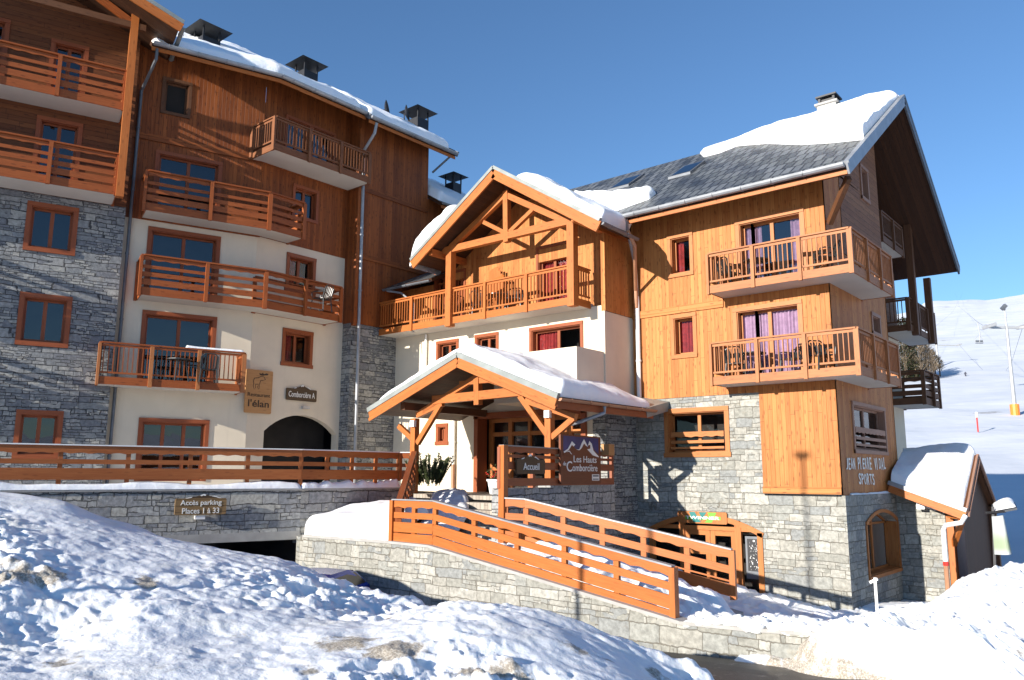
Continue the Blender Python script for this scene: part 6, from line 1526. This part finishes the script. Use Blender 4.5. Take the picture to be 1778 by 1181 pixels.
# snow heaps beside the steps
lo_ = polyline([V((-15.1,14.0,-1.55)), V((-15.9,15.2,-1.25)), V((-17.6,17.2,-.75)), V((-18.4,18.0,-.56))]); hi_3 = polyline([V((-14.2,14.9,-1.35)), V((-14.9,16.0,-1.0)), V((-16.6,17.8,-.60)), V((-17.6,18.8,-.56))])
snow_sheet('snow_heap', lo_, hi_3, UP, lambda s, t: .16, 'shovelled snow heaped along the left side of the entrance steps', ns=60, nt=20, r=.25, amp=.12, seed=31)
# street lamp behind the viewer whose shadow crosses the railing and the shop wall
LB = V((-11.8,-3.2,-2.2)); sl2 = empty('street_lamp', LB, 'tall slim street lamp across the street', 'street lamp')
mb = MB(); mb.tube([LB, LB+UP*9.8], .07, 10, r1=.045); mb.build('pole', MT['steel'], sl2); mb = MB(); mb.box(Fr(LB+UP*9.8,(1,0,0),(0,1,0)), -.22, .20, -.10, .10, -.04, .09); mb.build('lamp_head', MT['steel'], sl2)
# blue car in the sunken drive
CP = hD(552,972,20.0); CP.z = -3.62
car = empty('parked_car', CP, 'blue hatchback mostly hidden behind the snow bank near the garage mouth', 'car')
cd = V((.5,-.86,0)).normalized(); cs = V((cd.y,-cd.x,0)); FCAR = Fr(CP, cd, cs)
prof = [(-1.95,.35),(-1.98,.75),(-1.9,.95),(-1.2,1.02),(-.75,1.36),(-.2,1.46),(.8,1.46),(1.45,1.32),(1.85,.98),(1.95,.7),(1.9,.32)]
mb = MB(); rows = []
for w, k3 in ((-.84,0),(-.80,.0),(-.2,0),(.2,0),(.80,0),(.84,0)):
    rows.append([FCAR.p(x*(.985 if abs(w) > .82 else 1), w*(1 if z < 1.05 else .80+.02*0), z-(.03 if abs(w) > .7 and z > .9 else 0)) for x, z in prof])
for a, b in zip(rows, rows[1:]):
    for i in range(len(prof)-1): mb.face([a[i], a[i+1], b[i+1], b[i]])
    mb.face([a[0], b[0], b[-1], a[-1]])
mb.face(rows[0]); mb.face(rows[-1][::-1]); mb.build('body', MT['car'], car, smooth=False, weld=True)
for s in (-1, 1):
    mb = MB(); mb.face([FCAR.p(-1.05,s*.83,1.05), FCAR.p(1.5,s*.83,1.05), FCAR.p(1.25,s*.70,1.32), FCAR.p(-.6,s*.70,1.34)]); mb.build('side_window', MT['car_glass'], car)
    for x in (-1.25, 1.25):
        mb = MB(); c = FCAR.p(x, s*.72, .31); mb.tube([c, c+cs*s*.16], .31, 20); w_ = mb.build('wheel', MT['black'], car); mb = MB(); mb.tube([c+cs*s*.16, c+cs*s*.17], .19, 14); mb.build('rim', MT['steel'], w_)
mb = MB(); mb.face([FCAR.p(-1.16,-.62,1.06), FCAR.p(-1.16,.62,1.06), FCAR.p(-.79,.58,1.36), FCAR.p(-.79,-.58,1.36)]); mb.build('windscreen', MT['car_glass'], car)
# ================================================================== LOW BUILDING AT THE RIGHT
ck = empty('ski_hut', V((-5.6,28.5,-3.4)), 'low snow-covered annex with a pointed gable behind the ploughed snow', 'building')
VL, VR = hq(1573,838,26.9), hq(1676,886,26.9); AP = hp(1695,790,VR.x); RF = hp(1728,878,VR.x); RL = V((-7.4, AP.y, AP.z-.1)); RB2 = V((-7.4, RF.y, RF.z))
VL.x = -7.3
mb = MB()
def rq(a, b, c, d, th=.12):
    n = (b-a).cross(d-a).normalized(); n = n if n.z > 0 else -n; t_ = [a,b,c,d]; bo = [p-n*th for p in t_]; mb.face(t_); mb.face(bo[::-1])
    for i in range(4): mb.face([t_[i], t_[(i+1)%4], bo[(i+1)%4], bo[i]])
rq(VL, VR, AP, RL); rq(RF, RB2, RL, AP); rH = mb.build('roof', MT['beam_dark'], ck)
mb = MB(); mb.bar(VL+V((0,-.03,-.16)), VR+V((0,-.03,-.16)), .06, .26); mb.build('bargeboard', MT['beam'], rH)
mb = MB(); mb.bar(VL+V((0,-.04,.0)), VR+V((.05,-.04,.0)), .10, .12); mb.build('roof_edge', MT['zinc'], rH)
for a, b in ((VR, AP), (RF, AP)):
    mb = MB(); mb.bar(a+V((.04,0,-.03)), b+V((.04,0,-.03)), .06, .14); mb.bar(a+V((.08,0,-.16)), b+V((.08,0,-.16)), .05, .06); mb.build('bargeboard', MT['trim_pink'], rH)
mb = MB()
mb.face([V((VR.x-.9,27.7,-3.8)), V((VR.x-.9,RF.y-.2,-3.8)), V((VR.x-.9,RF.y-.2,-.9)), V((VR.x-.9,AP.y,.55)), V((VR.x-.9,27.7,-.95))]); mb.build('timber_wall', MT['trim'], ck)
mb = MB(); mb.bar(V((-5.85,27.75,-3.4)), V((-5.85,27.75,-.95)), .2, .2, V((1,0,0))); mb.bar(V((-5.8,27.7,-2.0)), V((VR.x-.15,27.1,-1.25)), .12, .16); mb.bar(V((-5.8,27.5,-1.1)), V((VR.x-.1,27.0,-1.12)), .14, .2); mb.build('timber_frame', MT['beam'], ck)
mb = MB(); x_ = VR.x-.15; mb.face([V((x_,27.3,-3.8)), V((x_,RF.y-.1,-3.8)), V((x_,RF.y-.1,-.95)), V((x_,AP.y,.5)), V((x_,27.3,-.75))]); mb.build('gable_dark_sheet', MT['eaves_dark'], ck)  # dark sheet painted as the shade of the open gable interior
mb = MB(); mb.bar(V((VR.x-.05,RF.y-.25,-3.4)), V((VR.x-.05,RF.y-.25,-.95)), .2, .2, V((1,0,0))); mb.build('timber_post', MT['beam_dark'], ck)
pipe(ck, [VR+V((0,-.05,-.15)), VR+V((-.1,-.15,-.35)), hq(1642,912,26.7), hq(1638,920,26.7), hq(1642,975,26.7)], .07, 'white'); pipe(ck, [hq(1642,975,26.7), hq(1642,975,26.7)-UP*.12], .078, 'red'); pipe(ck, [hq(1642,975,26.7)-UP*.12, hq(1642,975,26.7)-UP*.9], .07, 'copper')
nH = (VR-VL).cross(AP-VR).normalized(); nH = nH if nH.z > 0 else -nH
snow_sheet('roof_snow', ln(VL+V((.05,.05,.0)), VR+V((-.05,.05,.0))), ln(RL+V((0,.2,0)), AP+V((-.03,.1,0))), UP, lambda s, t: .26+.12*t, 'rounded snow covering the annex roof with the pointed gable', ns=60, nt=36, r=.35, edge=(1,0,0,1), seed=41, group='snow lying on the roofs')
snow_sheet('roof_snow', ln(RB2, RF+V((-.05,0,0))), ln(RL, AP+V((-.03,0,0))), UP, .3, 'snow on the hidden far slope of the annex roof', ns=30, nt=16, r=.3, edge=(1,0,0,1), seed=42, group='snow lying on the roofs')
mb = MB(); P = hq(1603,878,27.5); mb.box(Fr(P,(1,0,0),(0,1,0)), -.12, .1, -.3, .1, -.1, .1); mb.bar(P+V((.1,0,-.02)), P+V((.35,.05,-.1)), .1, .1); tag(mb.build('floodlight', MT['white']), 'small white floodlight under the orange bargeboard of the annex', 'lamp')
# banner hanging right of the annex
P0, P1 = hD(1723,897,26), hD(1742,893,26); Q0, Q1 = hD(1728,963,26), hD(1757,962,26)
mb = MB(); N = 8
F_ = V((fx_,fy_,0))
for i in range(N):
    a, b = i/N, (i+1)/N; w = lambda t: -F_*.18*math.sin(t*3.14)
    mb.face([Q0.lerp(Q1,a)+w(a), Q0.lerp(Q1,b)+w(b), P0.lerp(P1,b)+w(b), P0.lerp(P1,a)+w(a)]); mb.face([Q0.lerp(Q1,a)+w(a)+F_*.03, Q0.lerp(Q1,b)+w(b)+F_*.03, P0.lerp(P1,b)+w(b)+F_*.03, P0.lerp(P1,a)+w(a)+F_*.03])
k = NT('banner_cloth'); sp_ = k.node('ShaderNodeSeparateXYZ'); k.link(k.node('ShaderNodeTexCoord').outputs['Generated'], sp_.inputs[0]); gr = k.math('MULTIPLY', k.ss(sp_.outputs[2], .65, .3), k.ss(sp_.outputs[2], .02, .2)); MT['banner'] = k.out(k.mix(gr, (.40,.42,.42), (.28,.34,.22)), .7)
bn = mb.build('banner', MT['banner']); tag(bn, 'grey and green banner hanging beside the annex', 'banner')
mb = MB(); mb.bar(hD(1712,893,26.2)+UP*.04, hD(1745,891,25.9)+UP*.04, .06, .06); mb.bar(hD(1724,880,26.2), hD(1728,1000,26.2), .06, .06, V((1,0,0))); mb.build('bracket', MT['black'], bn)
lo_ = ln(hD(1726,888,26.4), hD(1766,880,25.6)); hi_4 = ln(hD(1722,862,28.6), hD(1756,868,28.2))
mb = MB(); mb.prism([hD(1724,890,26.2), hD(1766,882,25.6), hD(1762,872,27.8), hD(1722,876,28.4)], UP*-.05)
aw = tag(mb.build('awning', MT['zinc_dark']), 'small flat canopy beside the annex gable, loaded with snow', 'canopy')
snow_sheet('canopy_snow', ln(hD(1726,888,26.3)+UP*.01, hD(1764,881,25.7)+UP*.01), ln(hD(1724,876,28.2)+UP*.01, hD(1760,872,27.7)+UP*.01), UP, .12, 'snow heaped on the small canopy beside the annex gable', ns=30, nt=16, r=.3, amp=.08, seed=51)
# snow on the lowest balcony rail of the cream wing and on the stone ledge of the chalet side
snow_sheet('rail_snow', ln(F1.p(4.3,nb+.05,3.955), F1.p(6.1,nb+.05,3.955)), ln(F1.p(4.3,nb-.07,3.955), F1.p(6.1,nb-.07,3.955)), UP, .07, 'thin strip of snow on the top rail of the lowest balcony of the cream wing', ns=30, nt=6, r=.06, amp=.02, seed=61)
snow_sheet('ledge_snow', ln(V((-7.29,23.3,bz-.02)), V((-7.29,27.4,bz-.02))), ln(V((-7.40,23.3,bz-.02)), V((-7.40,27.4,bz-.02))), UP, .06, 'thin patches of snow on the stone ledge below the cut-out letters', ns=40, nt=5, r=.06, amp=.04, seed=62)
for nm, px_, fr_ in (('lamp over the arch of the cream wing', (529,708), F2),):
    P = fr_.px(*px_); mb = MB(); mb.box(fr_, P[0]-.14, P[0]+.14, 0, .12, P[1]-.05, P[1]+.05); tag(mb.build('wall_lamp', MT['steel']), 'small grey '+nm, 'lamp')
